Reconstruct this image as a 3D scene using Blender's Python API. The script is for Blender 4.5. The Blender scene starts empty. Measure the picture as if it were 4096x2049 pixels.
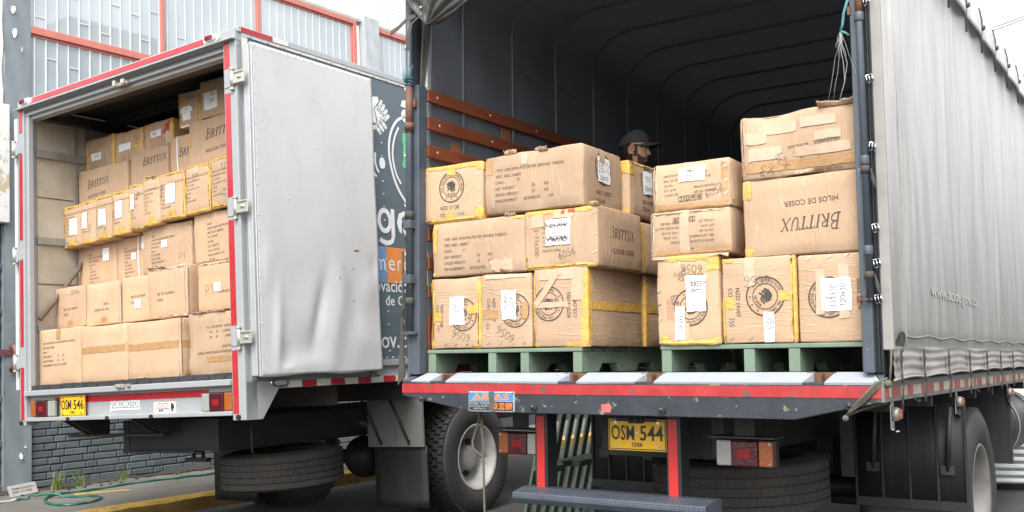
import bpy, bmesh, math, random
import zlib
import numpy as np
from mathutils import Matrix, Vector
R = math.radians
rnd = random.Random(7)
scene = bpy.context.scene
C = scene.collection

# ---------------------------------------------------------------- camera, sky, sun, exposure
CAM_H = 1.31
cam_d = bpy.data.cameras.new("camera"); cam = bpy.data.objects.new("camera", cam_d); C.objects.link(cam)
cam_d.sensor_width = 36.0; cam_d.lens = 4015.84 / 4096 * 36.0
cam_d.shift_y = 0.0211; cam_d.clip_start = 0.05; cam_d.clip_end = 900
cam.matrix_world = (Matrix.Translation((0, 0, CAM_H)) @ Matrix.Rotation(0.6356, 4, 'Z') @ Matrix.Rotation(0.0830, 4, 'X')
                    @ Matrix.Rotation(0.0421, 4, 'Y') @ Matrix.Rotation(math.pi / 2, 4, 'X'))
scene.camera = cam

SUN_EL, SUN_AZ = R(52), R(152)          # azimuth clockwise from +Y: behind the camera and to its right
world = bpy.data.worlds.new("World"); scene.world = world; world.use_nodes = True
wn, wl = world.node_tree.nodes, world.node_tree.links
bg = wn["Background"]
sky = wn.new("ShaderNodeTexSky"); sky.sky_type = 'NISHITA'; sky.sun_disc = False
sky.sun_elevation = SUN_EL; sky.sun_rotation = SUN_AZ; sky.air_density = 1.0; sky.dust_density = 4.0; sky.ozone_density = 1.0
hsv = wn.new("ShaderNodeHueSaturation"); hsv.inputs["Saturation"].default_value = 0.10; hsv.inputs["Value"].default_value = 1.0
wl.new(sky.outputs[0], hsv.inputs["Color"]); wl.new(hsv.outputs[0], bg.inputs["Color"])
bg.inputs["Strength"].default_value = 0.15
sun_d = bpy.data.lights.new("sun", 'SUN'); sun_d.energy = 0.6; sun_d.angle = R(22); sun_d.color = (1.0, 0.95, 0.88)
sun = bpy.data.objects.new("sun", sun_d); C.objects.link(sun)
sd = Vector((math.sin(SUN_AZ) * math.cos(SUN_EL), math.cos(SUN_AZ) * math.cos(SUN_EL), math.sin(SUN_EL)))
sun.rotation_euler = sd.to_track_quat('Z', 'Y').to_euler()
scene.view_settings.view_transform = 'Standard'; scene.view_settings.look = 'None'
scene.view_settings.gamma = 1.0; scene.view_settings.use_curve_mapping = False
scene.view_settings.exposure = 1.5
scene.render.engine = 'CYCLES'
scene.cycles.max_bounces = 8; scene.cycles.use_denoising = True

# ---------------------------------------------------------------- frames of the two trucks
def rot3(a, b, c): return Matrix.Rotation(a, 4, 'Z') @ Matrix.Rotation(b, 4, 'X') @ Matrix.Rotation(c, 4, 'Y')
FA = Matrix.Translation((-5.4535, 4.3551, -0.3176 + CAM_H)) @ rot3(0.0482, -0.0019, -0.0145)
FB = Matrix.Translation((-1.2742, 4.2661, -0.2180 + CAM_H)) @ rot3(0.0389, -0.0183, 0.0263)
def T(x, y, z): return Matrix.Translation((x, y, z))

# ---------------------------------------------------------------- objects
def tag(o, label=None, cat=None, group=None, kind=None):
    if label: o["label"] = label
    if cat: o["category"] = cat
    if group: o["group"] = group
    if kind: o["kind"] = kind
    return o
def thing(name, label, cat, mat=Matrix(), group=None):
    o = bpy.data.objects.new(name, None); C.objects.link(o); o.matrix_world = mat; o.empty_display_size = .1
    return tag(o, label, cat, group)
def link(name, me, parent=None, mat=None):
    o = bpy.data.objects.new(name, me); C.objects.link(o)
    if parent: o.parent = parent
    if mat is not None: o.matrix_local = mat
    return o

SMALL = {'rivets', 'bolts', 'bolt_holes', 'wheel_nuts', 'hand_holes', 'screws', 'staples', 'leds', 'coach_bolts', 'tread_pattern', 'glazing_bars', 'ribs', 'rubber_stops', 'rail_hooks', 'rod_feet', 'strands', 'white_strands', 'green_blades', 'dry_blades', 'stems', 'leaves', 'flowers', 'eyebrows', 'floor_edge', 'serifs', 'latch_keeper', 'hold'}
class G:
    """collects polygons, then becomes one mesh object"""
    def __init__(s): s.v, s.f, s.m, s.sm = [], [], [], []
    def add(s, vs, fs, mi=0, smooth=False):
        b = len(s.v); s.v += [tuple(p) for p in vs]
        s.f += [tuple(b + i for i in f) for f in fs]; s.m += [mi] * len(fs); s.sm += [smooth] * len(fs)
        return s
    def box(s, x0, x1, y0, y1, z0, z1, mi=0, M=None):
        vs = [(x, y, z) for z in (z0, z1) for y in (y0, y1) for x in (x0, x1)]
        if M is not None: vs = [M @ Vector(p) for p in vs]
        return s.add(vs, [(0, 2, 3, 1), (4, 5, 7, 6), (0, 1, 5, 4), (2, 6, 7, 3), (0, 4, 6, 2), (1, 3, 7, 5)], mi)
    def prism(s, poly, axis, a, b, mi=0):
        """poly: list of 2-D points; extruded along axis between a and b. axis x:(y,z) y:(x,z) z:(x,y)"""
        def P(p, t): return {'x': (t, p[0], p[1]), 'y': (p[0], t, p[1]), 'z': (p[0], p[1], t)}[axis]
        n = len(poly); ar = sum(poly[i][0] * poly[(i + 1) % n][1] - poly[(i + 1) % n][0] * poly[i][1] for i in range(n))
        if (ar > 0) == (axis == 'y'): poly = poly[::-1]
        if a > b: a, b = b, a
        vs = [P(p, a) for p in poly] + [P(p, b) for p in poly]
        fs = [tuple(range(n))[::-1], tuple(range(n, 2 * n))] + [(i, (i + 1) % n, n + (i + 1) % n, n + i) for i in range(n)]
        return s.add(vs, fs, mi)
    def tube(s, pts, r, n=8, mi=0, cap=True, closed=False):
        pts = [Vector(p) for p in pts]; rs = r if isinstance(r, (list, tuple)) else [r] * len(pts)
        vs, fs = [], []; up = None; m = len(pts)
        for i, p in enumerate(pts):
            if closed: t = (pts[(i + 1) % m] - pts[i - 1]).normalized()
            else: t = (pts[min(i + 1, m - 1)] - pts[max(i - 1, 0)]).normalized()
            if up is None: up = Vector((0, 0, 1)) if abs(t.z) < .9 else Vector((1, 0, 0))
            u = t.cross(up)
            if u.length < 1e-6: u = t.orthogonal()
            u.normalize(); w = u.cross(t); up = w
            for k in range(n):
                a = 2 * math.pi * k / n; vs.append(p + (u * math.cos(a) + w * math.sin(a)) * rs[i])
        for i in range(m if closed else m - 1):
            j = (i + 1) % m
            for k in range(n):
                fs.append((i * n + k, i * n + (k + 1) % n, j * n + (k + 1) % n, j * n + k))
        s.add(vs, fs, mi, True)
        if cap and not closed:
            b = len(s.v) - len(vs)
            s.f += [tuple(b + k for k in range(n))[::-1], tuple(b + (m - 1) * n + k for k in range(n))]; s.m += [mi] * 2; s.sm += [False] * 2
        return s
    def lathe(s, prof, n, axis='z', c=(0, 0, 0), mi=0, smooth=True, close=False):
        vs, fs = [], []; m = len(prof)
        for i in range(n):
            a = 2 * math.pi * i / n; ca, sa = math.cos(a), math.sin(a)
            for r, h in prof:
                p = {'z': (r * ca, r * sa, h), 'x': (h, r * ca, r * sa), 'y': (r * sa, h, r * ca)}[axis]
                vs.append((p[0] + c[0], p[1] + c[1], p[2] + c[2]))
        for i in range(n):
            j = (i + 1) % n
            for k in range(m if close else m - 1):
                l = (k + 1) % m
                fs.append((i * m + k, j * m + k, j * m + l, i * m + l))
        return s.add(vs, fs, mi, smooth)
    def cyl(s, c, r, h, axis='z', n=16, mi=0):
        return s.lathe([(0, 0), (r, 0), (r, h), (0, h)], n, axis, c, mi, False)
    def grid(s, fn, us, vs_, mi=0, smooth=True):
        pts = [fn(u, v) for v in vs_ for u in us]; n = len(us)
        return s.add(pts, [(j * n + i, j * n + i + 1, (j + 1) * n + i + 1, (j + 1) * n + i) for j in range(len(vs_) - 1) for i in range(n - 1)], mi, smooth)
    def ball(s, c, r, n=10, mi=0, sc=(1, 1, 1)):
        prof = [(r * math.sin(math.pi * k / n), -r * math.cos(math.pi * k / n)) for k in range(n + 1)]
        b = len(s.v); s.lathe(prof, n * 2, 'z', (0, 0, 0), mi, True)
        for i in range(b, len(s.v)):
            p = s.v[i]; s.v[i] = (p[0] * sc[0] + c[0], p[1] * sc[1] + c[1], p[2] * sc[2] + c[2])
        return s
    def build(s, name, mats, parent=None, mat=None, bevel=0, fixn=False, solid=0, seg=2):
        if not s.v: return None
        me = bpy.data.meshes.new(name); me.from_pydata(s.v, [], s.f)
        for m in (mats if isinstance(mats, (list, tuple)) else [mats]): me.materials.append(m)
        if me.polygons:
            me.polygons.foreach_set('material_index', s.m); me.polygons.foreach_set('use_smooth', s.sm)
        if fixn:
            bm = bmesh.new(); bm.from_mesh(me); bmesh.ops.recalc_face_normals(bm, faces=bm.faces); bm.to_mesh(me); bm.free()
        me.update(); o = link(name, me, parent, mat)
        if name in SMALL: o['kind'] = 'stuff'
        if solid:
            q = o.modifiers.new('s', 'SOLIDIFY'); q.thickness = solid; q.offset = 0
        if bevel:
            q = o.modifiers.new('b', 'BEVEL'); q.width = bevel; q.segments = seg; q.limit_method = 'ANGLE'; q.angle_limit = R(40)
        return o

def lin(a, b, n): return [a + (b - a) * i / (n - 1) for i in range(n)]

# ---------------------------------------------------------------- materials
def mat(name, col, rough=.6, metal=0, var=.12, vscale=6, dirt=0, dirtcol=(.06, .05, .04), dscale=(3, 3, 3), bump=0, bscale=60,
        spec=.5, coat=0, chips=None, chip_scale=25, chip_amt=.62, stretch=(1, 1, 1), rand=0, ior=None, rvar=.1):
    m = bpy.data.materials.new(name); m.use_nodes = True; nt = m.node_tree; N, L = nt.nodes, nt.links
    p = N["Principled BSDF"]; p.inputs["Metallic"].default_value = metal
    p.inputs["Specular IOR Level"].default_value = spec; p.inputs["Coat Weight"].default_value = coat; p.inputs["Coat Roughness"].default_value = .08
    if ior: p.inputs["IOR"].default_value = ior
    tc = N.new("ShaderNodeTexCoord"); mp = N.new("ShaderNodeMapping"); mp.inputs["Scale"].default_value = stretch
    L.new(tc.outputs["Object"], mp.inputs["Vector"])
    co = mp.outputs["Vector"]
    if rand:
        oi = N.new("ShaderNodeObjectInfo"); ad = N.new("ShaderNodeVectorMath"); ad.operation = 'ADD'
        ml = N.new("ShaderNodeMath"); ml.operation = 'MULTIPLY'; ml.inputs[1].default_value = 37.0
        L.new(oi.outputs["Random"], ml.inputs[0]); L.new(mp.outputs["Vector"], ad.inputs[0]); L.new(ml.outputs[0], ad.inputs[1]); co = ad.outputs[0]
    n1 = N.new("ShaderNodeTexNoise"); n1.inputs["Scale"].default_value = vscale; n1.inputs["Detail"].default_value = 6; n1.inputs["Roughness"].default_value = .65
    L.new(co, n1.inputs["Vector"])
    mr = N.new("ShaderNodeMapRange"); mr.inputs[1].default_value = .25; mr.inputs[2].default_value = .75
    mr.inputs[3].default_value = 1 - var; mr.inputs[4].default_value = 1 + var; L.new(n1.outputs["Fac"], mr.inputs[0])
    mx = N.new("ShaderNodeMix"); mx.data_type = 'RGBA'; mx.blend_type = 'MULTIPLY'; mx.inputs[0].default_value = 1
    mx.inputs[6].default_value = (*col, 1); L.new(mr.outputs[0], mx.inputs[7]); out = mx.outputs[2]
    if rand:
        m2 = N.new("ShaderNodeMapRange"); m2.inputs[3].default_value = 1 - rand; m2.inputs[4].default_value = 1 + rand * .6
        L.new(oi.outputs["Random"], m2.inputs[0])
        mb = N.new("ShaderNodeMix"); mb.data_type = 'RGBA'; mb.blend_type = 'MULTIPLY'; mb.inputs[0].default_value = 1
        L.new(out, mb.inputs[6]); L.new(m2.outputs[0], mb.inputs[7]); out = mb.outputs[2]
    def layer(scale_vec, base_scale, lo, hi, colr, amount, detail=8):
        nonlocal out
        mm = N.new("ShaderNodeMapping"); mm.inputs["Scale"].default_value = scale_vec; mm.inputs["Location"].default_value = (3.1, 1.7, 5.3); L.new(co, mm.inputs["Vector"])
        nn = N.new("ShaderNodeTexNoise"); nn.inputs["Scale"].default_value = base_scale; nn.inputs["Detail"].default_value = detail; nn.inputs["Roughness"].default_value = .7
        L.new(mm.outputs[0], nn.inputs["Vector"])
        r = N.new("ShaderNodeMapRange"); r.inputs[1].default_value = lo; r.inputs[2].default_value = hi; r.inputs[3].default_value = 0; r.inputs[4].default_value = amount
        L.new(nn.outputs["Fac"], r.inputs[0])
        x = N.new("ShaderNodeMix"); x.data_type = 'RGBA'; L.new(r.outputs[0], x.inputs[0]); L.new(out, x.inputs[6]); x.inputs[7].default_value = (*colr, 1); out = x.outputs[2]
    if dirt: layer(dscale, 1.0, .48, .78, dirtcol, dirt)
    if chips: layer((1, 1, 1), chip_scale, chip_amt, chip_amt + .03, chips, 1, 5)
    L.new(out, p.inputs["Base Color"])
    rr = N.new("ShaderNodeMapRange"); rr.inputs[3].default_value = max(.03, rough - rvar); rr.inputs[4].default_value = min(1, rough + rvar)
    L.new(n1.outputs["Fac"], rr.inputs[0]); L.new(rr.outputs[0], p.inputs["Roughness"])
    if bump:
        nb = N.new("ShaderNodeTexNoise"); nb.inputs["Scale"].default_value = bscale; nb.inputs["Detail"].default_value = 5; L.new(co, nb.inputs["Vector"])
        b = N.new("ShaderNodeBump"); b.inputs["Strength"].default_value = bump; b.inputs["Distance"].default_value = .01
        L.new(nb.outputs["Fac"], b.inputs["Height"]); L.new(b.outputs[0], p.inputs["Normal"])
    return m

def carton_mat(name, col, horizontal=False):
    m = bpy.data.materials.new(name); m.use_nodes = True; nt = m.node_tree; N, L = nt.nodes, nt.links
    p = N["Principled BSDF"]; p.inputs["Roughness"].default_value = .72; p.inputs["Specular IOR Level"].default_value = .3
    tc = N.new("ShaderNodeTexCoord"); oi = N.new("ShaderNodeObjectInfo")
    ml = N.new("ShaderNodeMath"); ml.operation = 'MULTIPLY'; ml.inputs[1].default_value = 61.0; L.new(oi.outputs["Random"], ml.inputs[0])
    ad = N.new("ShaderNodeVectorMath"); ad.operation = 'ADD'; L.new(tc.outputs["Object"], ad.inputs[0]); L.new(ml.outputs[0], ad.inputs[1])
    def noise(sc, base, det=5, ro=.6):
        mm = N.new("ShaderNodeMapping"); mm.inputs["Scale"].default_value = sc; L.new(ad.outputs[0], mm.inputs["Vector"])
        n = N.new("ShaderNodeTexNoise"); n.inputs["Scale"].default_value = base; n.inputs["Detail"].default_value = det; n.inputs["Roughness"].default_value = ro
        L.new(mm.outputs[0], n.inputs["Vector"]); return n.outputs["Fac"]
    def rng(src, a, b, c, d):
        r = N.new("ShaderNodeMapRange"); r.inputs[1].default_value = a; r.inputs[2].default_value = b; r.inputs[3].default_value = c; r.inputs[4].default_value = d
        L.new(src, r.inputs[0]); return r.outputs[0]
    def mixc(f, a, b, mode='MIX'):
        x = N.new("ShaderNodeMix"); x.data_type = 'RGBA'; x.blend_type = mode
        if isinstance(f, float): x.inputs[0].default_value = f
        else: L.new(f, x.inputs[0])
        for i, q in ((6, a), (7, b)):
            if isinstance(q, tuple): x.inputs[i].default_value = (*q, 1)
            else: L.new(q, x.inputs[i])
        return x.outputs[2]
    big = noise((1, 1, 1), 3.0, 6, .7); fine = noise((1, 1, 1), 160, 3)
    crs = noise((1.0, 1.0, 16) if horizontal else (13, 13, .7), 1.0, 3, .5)
    c = mixc(rng(oi.outputs["Random"], 0, 1, 0, 1), tuple(x * .84 for x in col), (col[0] * 1.07, col[1] * 1.03, col[2] * .98))
    c = mixc(1.0, c, rng(big, .25, .75, .88, 1.1), 'MULTIPLY')
    c = mixc(1.0, c, rng(fine, .2, .8, .94, 1.06), 'MULTIPLY')
    ridge = N.new("ShaderNodeMath"); ridge.operation = 'PINGPONG'; ridge.inputs[1].default_value = .06
    L.new(crs, ridge.inputs[0])
    line = rng(ridge.outputs[0], 0, .012, 1, 0)
    c = mixc(rng(line, 0, 1, 0, .22), c, tuple(x * 1.35 for x in col))
    stain = rng(noise((1, 1, 1), 5.5, 8, .75), .6, .72, 0, .35)
    c = mixc(stain, c, tuple(x * .55 for x in col))
    scuff = rng(noise((2, 2, 2), 14, 8, .8), .66, .74, 0, .45)
    c = mixc(scuff, c, (.62, .50, .36))
    L.new(c, p.inputs["Base Color"])
    mpf = N.new("ShaderNodeMapping"); mpf.inputs["Scale"].default_value = (1, 1, 1); L.new(tc.outputs["Object"], mpf.inputs["Vector"])
    b1 = N.new("ShaderNodeBump"); b1.inputs["Strength"].default_value = .35; b1.inputs["Distance"].default_value = .006; L.new(line, b1.inputs["Height"])
    b2 = N.new("ShaderNodeBump"); b2.inputs["Strength"].default_value = .28; b2.inputs["Distance"].default_value = .02
    L.new(noise((1, 1, 1), 9, 6, .6), b2.inputs["Height"]); L.new(b1.outputs[0], b2.inputs["Normal"]); L.new(b2.outputs[0], p.inputs["Normal"])
    return m

M = {}
CARD = (.49, .34, .225)
M['carton'] = carton_mat('cardboard', CARD); M['carton_h'] = carton_mat('cardboard_flat', CARD, True)
M['ytape'] = mat('yellow_tape', (.60, .355, .085), .26, var=.22, vscale=25, chips=(.50, .33, .15), chip_scale=26, chip_amt=.60, bump=.5, bscale=45, rvar=.15)
M['ctape'] = mat('clear_tape', (.50, .36, .25), .10, var=.10, vscale=18, bump=.28, bscale=35, rvar=.1)
M['btape'] = mat('brown_tape', (.40, .235, .11), .25, var=.15, vscale=20, bump=.3, bscale=40)
M['paper'] = mat('white_paper', (.80, .80, .80), .6, var=.04, bump=.2, bscale=20)
M['ink'] = mat('printed_ink', (.055, .047, .04), .7, var=.3, vscale=40)
M['ink_faint'] = mat('faded_ink', (.115, .088, .062), .7, var=.3, vscale=40)
M['ink_blue'] = mat('blue_stamp_ink', (.10, .16, .18), .7, var=.2)
M['ink_red'] = mat('red_stamp_ink', (.45, .06, .05), .7, var=.2)
M['pen'] = mat('marker_pen', (.10, .08, .07), .6, var=.2)
M['silver'] = mat('grey_white_paint', (.31, .325, .335), .38, var=.06, vscale=3, dirt=.25, dirtcol=(.28, .26, .23), dscale=(4, 4, 1.2), bump=.06, bscale=30)
M['white'] = mat('white_panel_paint', (.55, .555, .555), .30, var=.05, vscale=2.5, dirt=.22, dirtcol=(.38, .36, .33), dscale=(2, 6, 2.5), bump=.05, bscale=10, chips=(.36, .34, .31), chip_scale=14, chip_amt=.735)
M['alu'] = mat('aluminium_trim', (.44, .45, .46), .42, metal=.35, var=.08, vscale=8, dirt=.2, dirtcol=(.3, .29, .27))
M['chrome'] = mat('bright_chrome', (.75, .76, .77), .12, metal=1, var=.05)
M['zinc'] = mat('zinc_plated_steel', (.50, .49, .43), .4, metal=.6, var=.15, vscale=30)
M['red_tape'] = mat('red_reflective_tape', (.40, .022, .03), .3, var=.12, vscale=30, dirt=.25, dirtcol=(.45, .12, .12), dscale=(8, 8, 8), coat=.3)
M['red_worn'] = mat('worn_red_reflective_tape', (.36, .026, .028), .35, var=.22, vscale=12, dirt=.35, dirtcol=(.40, .12, .12), dscale=(9, 9, 9), chips=(.08, .08, .075), chip_scale=13, chip_amt=.575, coat=.2)
M['red_bright'] = mat('bright_red_reflective_tape', (.52, .03, .028), .3, var=.06, vscale=8, coat=.3)
M['wtape'] = mat('white_reflective_tape', (.62, .61, .58), .35, var=.1, vscale=20, dirt=.3, dirtcol=(.35, .32, .28), dscale=(8, 8, 8))
M['wtape_d'] = mat('dirty_white_reflective_tape', (.42, .38, .31), .45, var=.2, vscale=25, dirt=.5, dirtcol=(.2, .17, .13), dscale=(14, 14, 4))
M['rtape_d'] = mat('dirty_red_reflective_tape', (.30, .075, .065), .45, var=.25, vscale=25, dirt=.5, dirtcol=(.25, .17, .13), dscale=(14, 14, 4))
M['slate'] = mat('slate_grey_vinyl', (.10, .135, .155), .24, var=.10, vscale=1.2, stretch=(1, 1, 3), dirt=.12, dirtcol=(.2, .19, .18), dscale=(1.5, 1.5, 30), bump=.05, bscale=5)
M['vinyl_w'] = mat('white_vinyl', (.74, .75, .75), .35, var=.03)
M['vinyl_o'] = mat('orange_vinyl', (.72, .25, .06), .35, var=.05)
M['vinyl_b'] = mat('blue_vinyl', (.16, .28, .50), .35, var=.05)
M['vinyl_g'] = mat('green_vinyl', (.10, .50, .22), .35, var=.06)
M['plate_y'] = mat('yellow_plate', (.80, .45, .015), .35, var=.05, vscale=8)
M['black'] = mat('black_paint', (.022, .024, .027), .4, var=.2)
M['beam'] = mat('black_chipped_paint', (.030, .034, .042), .42, var=.3, vscale=7, dirt=.3, dirtcol=(.075, .08, .085), dscale=(14, 5, 3), chips=(.17, .20, .12), chip_scale=11, chip_amt=.605, bump=.15, bscale=40)
M['post'] = mat('blue_black_chipped_paint', (.065, .08, .10), .36, var=.2, vscale=6, dirt=.25, dirtcol=(.12, .13, .14), dscale=(10, 10, 3), chips=(.22, .26, .18), chip_scale=14, chip_amt=.665)
M['bev'] = mat('whitish_reflective_coating', (.29, .315, .36), .55, var=.07, vscale=12, dirt=.2, dirtcol=(.4, .42, .42), dscale=(5, 5, 5), bump=.12, bscale=50)
M['rust'] = mat('rusty_steel', (.13, .06, .035), .7, var=.35, vscale=25, bump=.3, bscale=60)
M['steel'] = mat('dark_dirty_steel', (.024, .0235, .023), .55, var=.3, vscale=8, dirt=.4, dirtcol=(.07, .055, .045), dscale=(4, 4, 4), bump=.15, bscale=30)
M['tyre'] = mat('tyre_rubber', (.030, .029, .028), .7, var=.25, vscale=10, dirt=.45, dirtcol=(.075, .065, .055), dscale=(5, 5, 5), bump=.2, bscale=50)
M['tyre_d'] = mat('dusty_tyre_rubber', (.034, .031, .028), .8, var=.25, vscale=10, dirt=.5, dirtcol=(.062, .05, .038), dscale=(4, 4, 6), bump=.25, bscale=60)
M['rim_d'] = mat('dark_dusty_wheel', (.15, .145, .135), .5, var=.2, vscale=7, dirt=.5, dirtcol=(.07, .065, .055), dscale=(6, 6, 6))
M['pinkref'] = mat('pink_reflector_patch', (.62, .12, .12), .4, var=.2, vscale=60)
M['rim'] = mat('grey_wheel_paint', (.36, .355, .345), .45, var=.15, vscale=7, dirt=.55, dirtcol=(.13, .12, .10), dscale=(6, 6, 6))
M['flap'] = mat('black_rubber_flap', (.013, .0145, .0175), .6, var=.2, vscale=5, dirt=.5, dirtcol=(.055, .043, .037), dscale=(9, 9, 1.2))
M['guard'] = mat('grey_mudguard_sheet', (.16, .165, .155), .5, var=.1, vscale=3, dirt=.3, dirtcol=(.10, .09, .075), dscale=(6, 6, 1.5))
M['lens_r'] = mat('red_lamp_lens', (.065, .006, .012), .14, var=.1, coat=.6, bump=.25, bscale=90)
M['lens_r2'] = mat('bright_red_reflector', (.24, .012, .016), .2, var=.05)
M['lens_o'] = mat('amber_lamp_lens', (.30, .085, .014), .16, var=.12, coat=.6, bump=.3, bscale=110)
M['lens_c'] = mat('clear_lamp_lens', (.29, .295, .27), .14, var=.15, coat=.6, bump=.3, bscale=110)
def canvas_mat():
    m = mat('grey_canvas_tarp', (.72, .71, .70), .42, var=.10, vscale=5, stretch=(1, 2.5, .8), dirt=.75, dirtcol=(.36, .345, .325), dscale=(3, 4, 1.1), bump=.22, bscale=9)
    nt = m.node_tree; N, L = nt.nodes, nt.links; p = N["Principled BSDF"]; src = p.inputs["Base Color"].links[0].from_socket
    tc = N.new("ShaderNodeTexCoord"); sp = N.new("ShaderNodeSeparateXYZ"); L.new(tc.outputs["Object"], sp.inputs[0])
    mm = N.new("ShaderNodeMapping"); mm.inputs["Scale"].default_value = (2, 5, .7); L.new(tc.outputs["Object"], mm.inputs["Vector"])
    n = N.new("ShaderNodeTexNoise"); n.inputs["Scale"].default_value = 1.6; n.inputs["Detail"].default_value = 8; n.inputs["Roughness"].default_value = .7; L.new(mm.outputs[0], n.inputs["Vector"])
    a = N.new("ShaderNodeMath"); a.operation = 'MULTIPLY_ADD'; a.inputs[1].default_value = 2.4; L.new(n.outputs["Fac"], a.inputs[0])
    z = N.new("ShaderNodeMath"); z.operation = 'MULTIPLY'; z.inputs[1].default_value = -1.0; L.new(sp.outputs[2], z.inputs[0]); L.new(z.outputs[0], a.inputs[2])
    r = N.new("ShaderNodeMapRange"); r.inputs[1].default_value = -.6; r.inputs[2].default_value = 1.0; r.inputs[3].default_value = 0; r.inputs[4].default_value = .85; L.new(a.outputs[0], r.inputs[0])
    x = N.new("ShaderNodeMix"); x.data_type = 'RGBA'; L.new(r.outputs[0], x.inputs[0]); L.new(src, x.inputs[6]); x.inputs[7].default_value = (.235, .227, .215, 1); L.new(x.outputs[2], p.inputs["Base Color"])  # sky glare above and road grime below painted into the colour by height
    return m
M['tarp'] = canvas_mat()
def translucent(m, fac, col):
    nt = m.node_tree; N, L = nt.nodes, nt.links; out = N["Material Output"]; p = N["Principled BSDF"]
    t = N.new("ShaderNodeBsdfTranslucent"); t.inputs["Color"].default_value = (*col, 1); mx = N.new("ShaderNodeMixShader"); mx.inputs[0].default_value = fac
    L.new(p.outputs[0], mx.inputs[1]); L.new(t.outputs[0], mx.inputs[2]); L.new(mx.outputs[0], out.inputs[0])
M['tarp_edge'] = mat('tarp_hem', (.27, .26, .245), .6, var=.15, vscale=6, dirt=.4, dirtcol=(.2, .19, .17), dscale=(3, 5, 14))
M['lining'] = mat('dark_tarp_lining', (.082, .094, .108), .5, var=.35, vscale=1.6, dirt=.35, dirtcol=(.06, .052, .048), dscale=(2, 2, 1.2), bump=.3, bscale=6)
M['gloss_tarp'] = mat('glossy_dark_tarp', (.05, .049, .046), .36, var=.4, vscale=4, stretch=(4, 4, .8), dirt=.4, dirtcol=(.11, .10, .085), dscale=(4, 4, 2), bump=.5, bscale=10)
M['bow'] = mat('dark_bow_steel', (.085, .095, .105), .5, var=.2)
M['slat'] = mat('red_brown_varnished_wood', (.175, .052, .024), .36, var=.22, vscale=4, stretch=(8, 1, 8), dirt=.25, dirtcol=(.08, .03, .02), dscale=(6, 2, 6), chips=(.28, .16, .08), chip_scale=8, chip_amt=.74)
M['upright'] = mat('light_brown_wood', (.27, .105, .045), .45, var=.2, vscale=5, stretch=(6, 6, 1))
M['ply'] = mat('stained_galvanised_sheet', (.42, .38, .315), .38, metal=.2, var=.25, vscale=2.5, dirt=.35, dirtcol=(.15, .125, .095), dscale=(2.5, 2.5, 1.5), bump=.08, bscale=12, rvar=.15)
M['galv'] = mat('galvanised_rail', (.26, .26, .245), .42, metal=.4, var=.2, vscale=10)
M['mat_black'] = mat('black_floor_mat', (.03, .032, .036), .7, var=.3, vscale=20, bump=.4, bscale=60)
M['pallet'] = mat('green_painted_pallet', (.155, .215, .155), .6, var=.15, vscale=8, dirt=.3, dirtcol=(.10, .13, .09), dscale=(5, 5, 5), bump=.15, bscale=30, chips=(.30, .33, .24), chip_scale=12, chip_amt=.67)
M['rope'] = mat('dirty_rope', (.12, .105, .085), .9, var=.3, vscale=60, bump=.6, bscale=150)
M['twine_t'] = mat('turquoise_twine', (.07, .20, .23), .8, var=.2)
M['twine_w'] = mat('white_frayed_twine', (.55, .55, .53), .8, var=.2)
M['tread'] = mat('blue_grey_tread_plate', (.085, .10, .125), .38, metal=.3, var=.2, vscale=10, dirt=.3, dirtcol=(.05, .05, .05), dscale=(9, 9, 9))
M['soil'] = mat('dark_soil', (.045, .038, .03), .95, var=.4, vscale=25, bump=.8, bscale=60)
M['tread_hi'] = mat('worn_bare_tread', (.15, .17, .20), .35, metal=.4, var=.3, vscale=30)
M['twine_g'] = mat('grey_frayed_twine', (.30, .31, .31), .8, var=.2)
M['strap'] = mat('dark_webbing_strap', (.055, .052, .046), .8, var=.25, vscale=20)
M['strap_g'] = mat('grey_leather_strap', (.075, .072, .066), .7, var=.3, vscale=20)
M['wood_pole'] = mat('dirty_wooden_pole', (.13, .09, .065), .8, var=.35, vscale=14, bump=.3, bscale=40)
M['asphalt'] = mat('asphalt', (.055, .054, .052), .85, var=.25, vscale=1.3, dirt=.35, dirtcol=(.045, .044, .042), dscale=(.8, .8, .8), bump=.5, bscale=120)
M['pave'] = mat('weathered_concrete', (.15, .142, .125), .85, var=.25, vscale=2.2, dirt=.6, dirtcol=(.07, .064, .055), dscale=(1.6, 1.1, 1), bump=.35, bscale=70)
M['kerb_f'] = mat('dark_kerb_face', (.23, .135, .03), .85, var=.35, vscale=5, dirt=.85, dirtcol=(.04, .034, .024), dscale=(4, 3.2, 11), bump=.5, bscale=50)  # kerb yellow in a darker tone with dark blotches, for the upright face
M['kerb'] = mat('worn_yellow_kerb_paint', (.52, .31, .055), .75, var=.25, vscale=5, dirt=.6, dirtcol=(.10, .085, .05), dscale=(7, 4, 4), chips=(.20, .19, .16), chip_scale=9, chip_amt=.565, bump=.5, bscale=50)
M['brick'] = mat('slate_painted_brick', (.115, .135, .148), .55, var=.14, vscale=9, dirt=.25, dirtcol=(.075, .085, .09), dscale=(8, 8, 5), bump=.35, bscale=45, rand=.16)
M['mortar'] = mat('dark_painted_mortar', (.050, .056, .060), .8, var=.25, vscale=20, bump=.4, bscale=80)
M['render'] = mat('slate_painted_render', (.195, .225, .245), .6, var=.10, vscale=1.3, dirt=.35, dirtcol=(.13, .145, .155), dscale=(2, 2, 1.2), bump=.5, bscale=14)
M['render_l'] = mat('pale_grey_render', (.42, .45, .47), .6, var=.08, vscale=1.5, bump=.25, bscale=14)
M['oldpl'] = mat('peeling_white_plaster', (.62, .62, .60), .7, var=.1, vscale=3, chips=(.46, .38, .26), chip_scale=1.6, chip_amt=.60, bump=.4, bscale=20)
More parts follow.
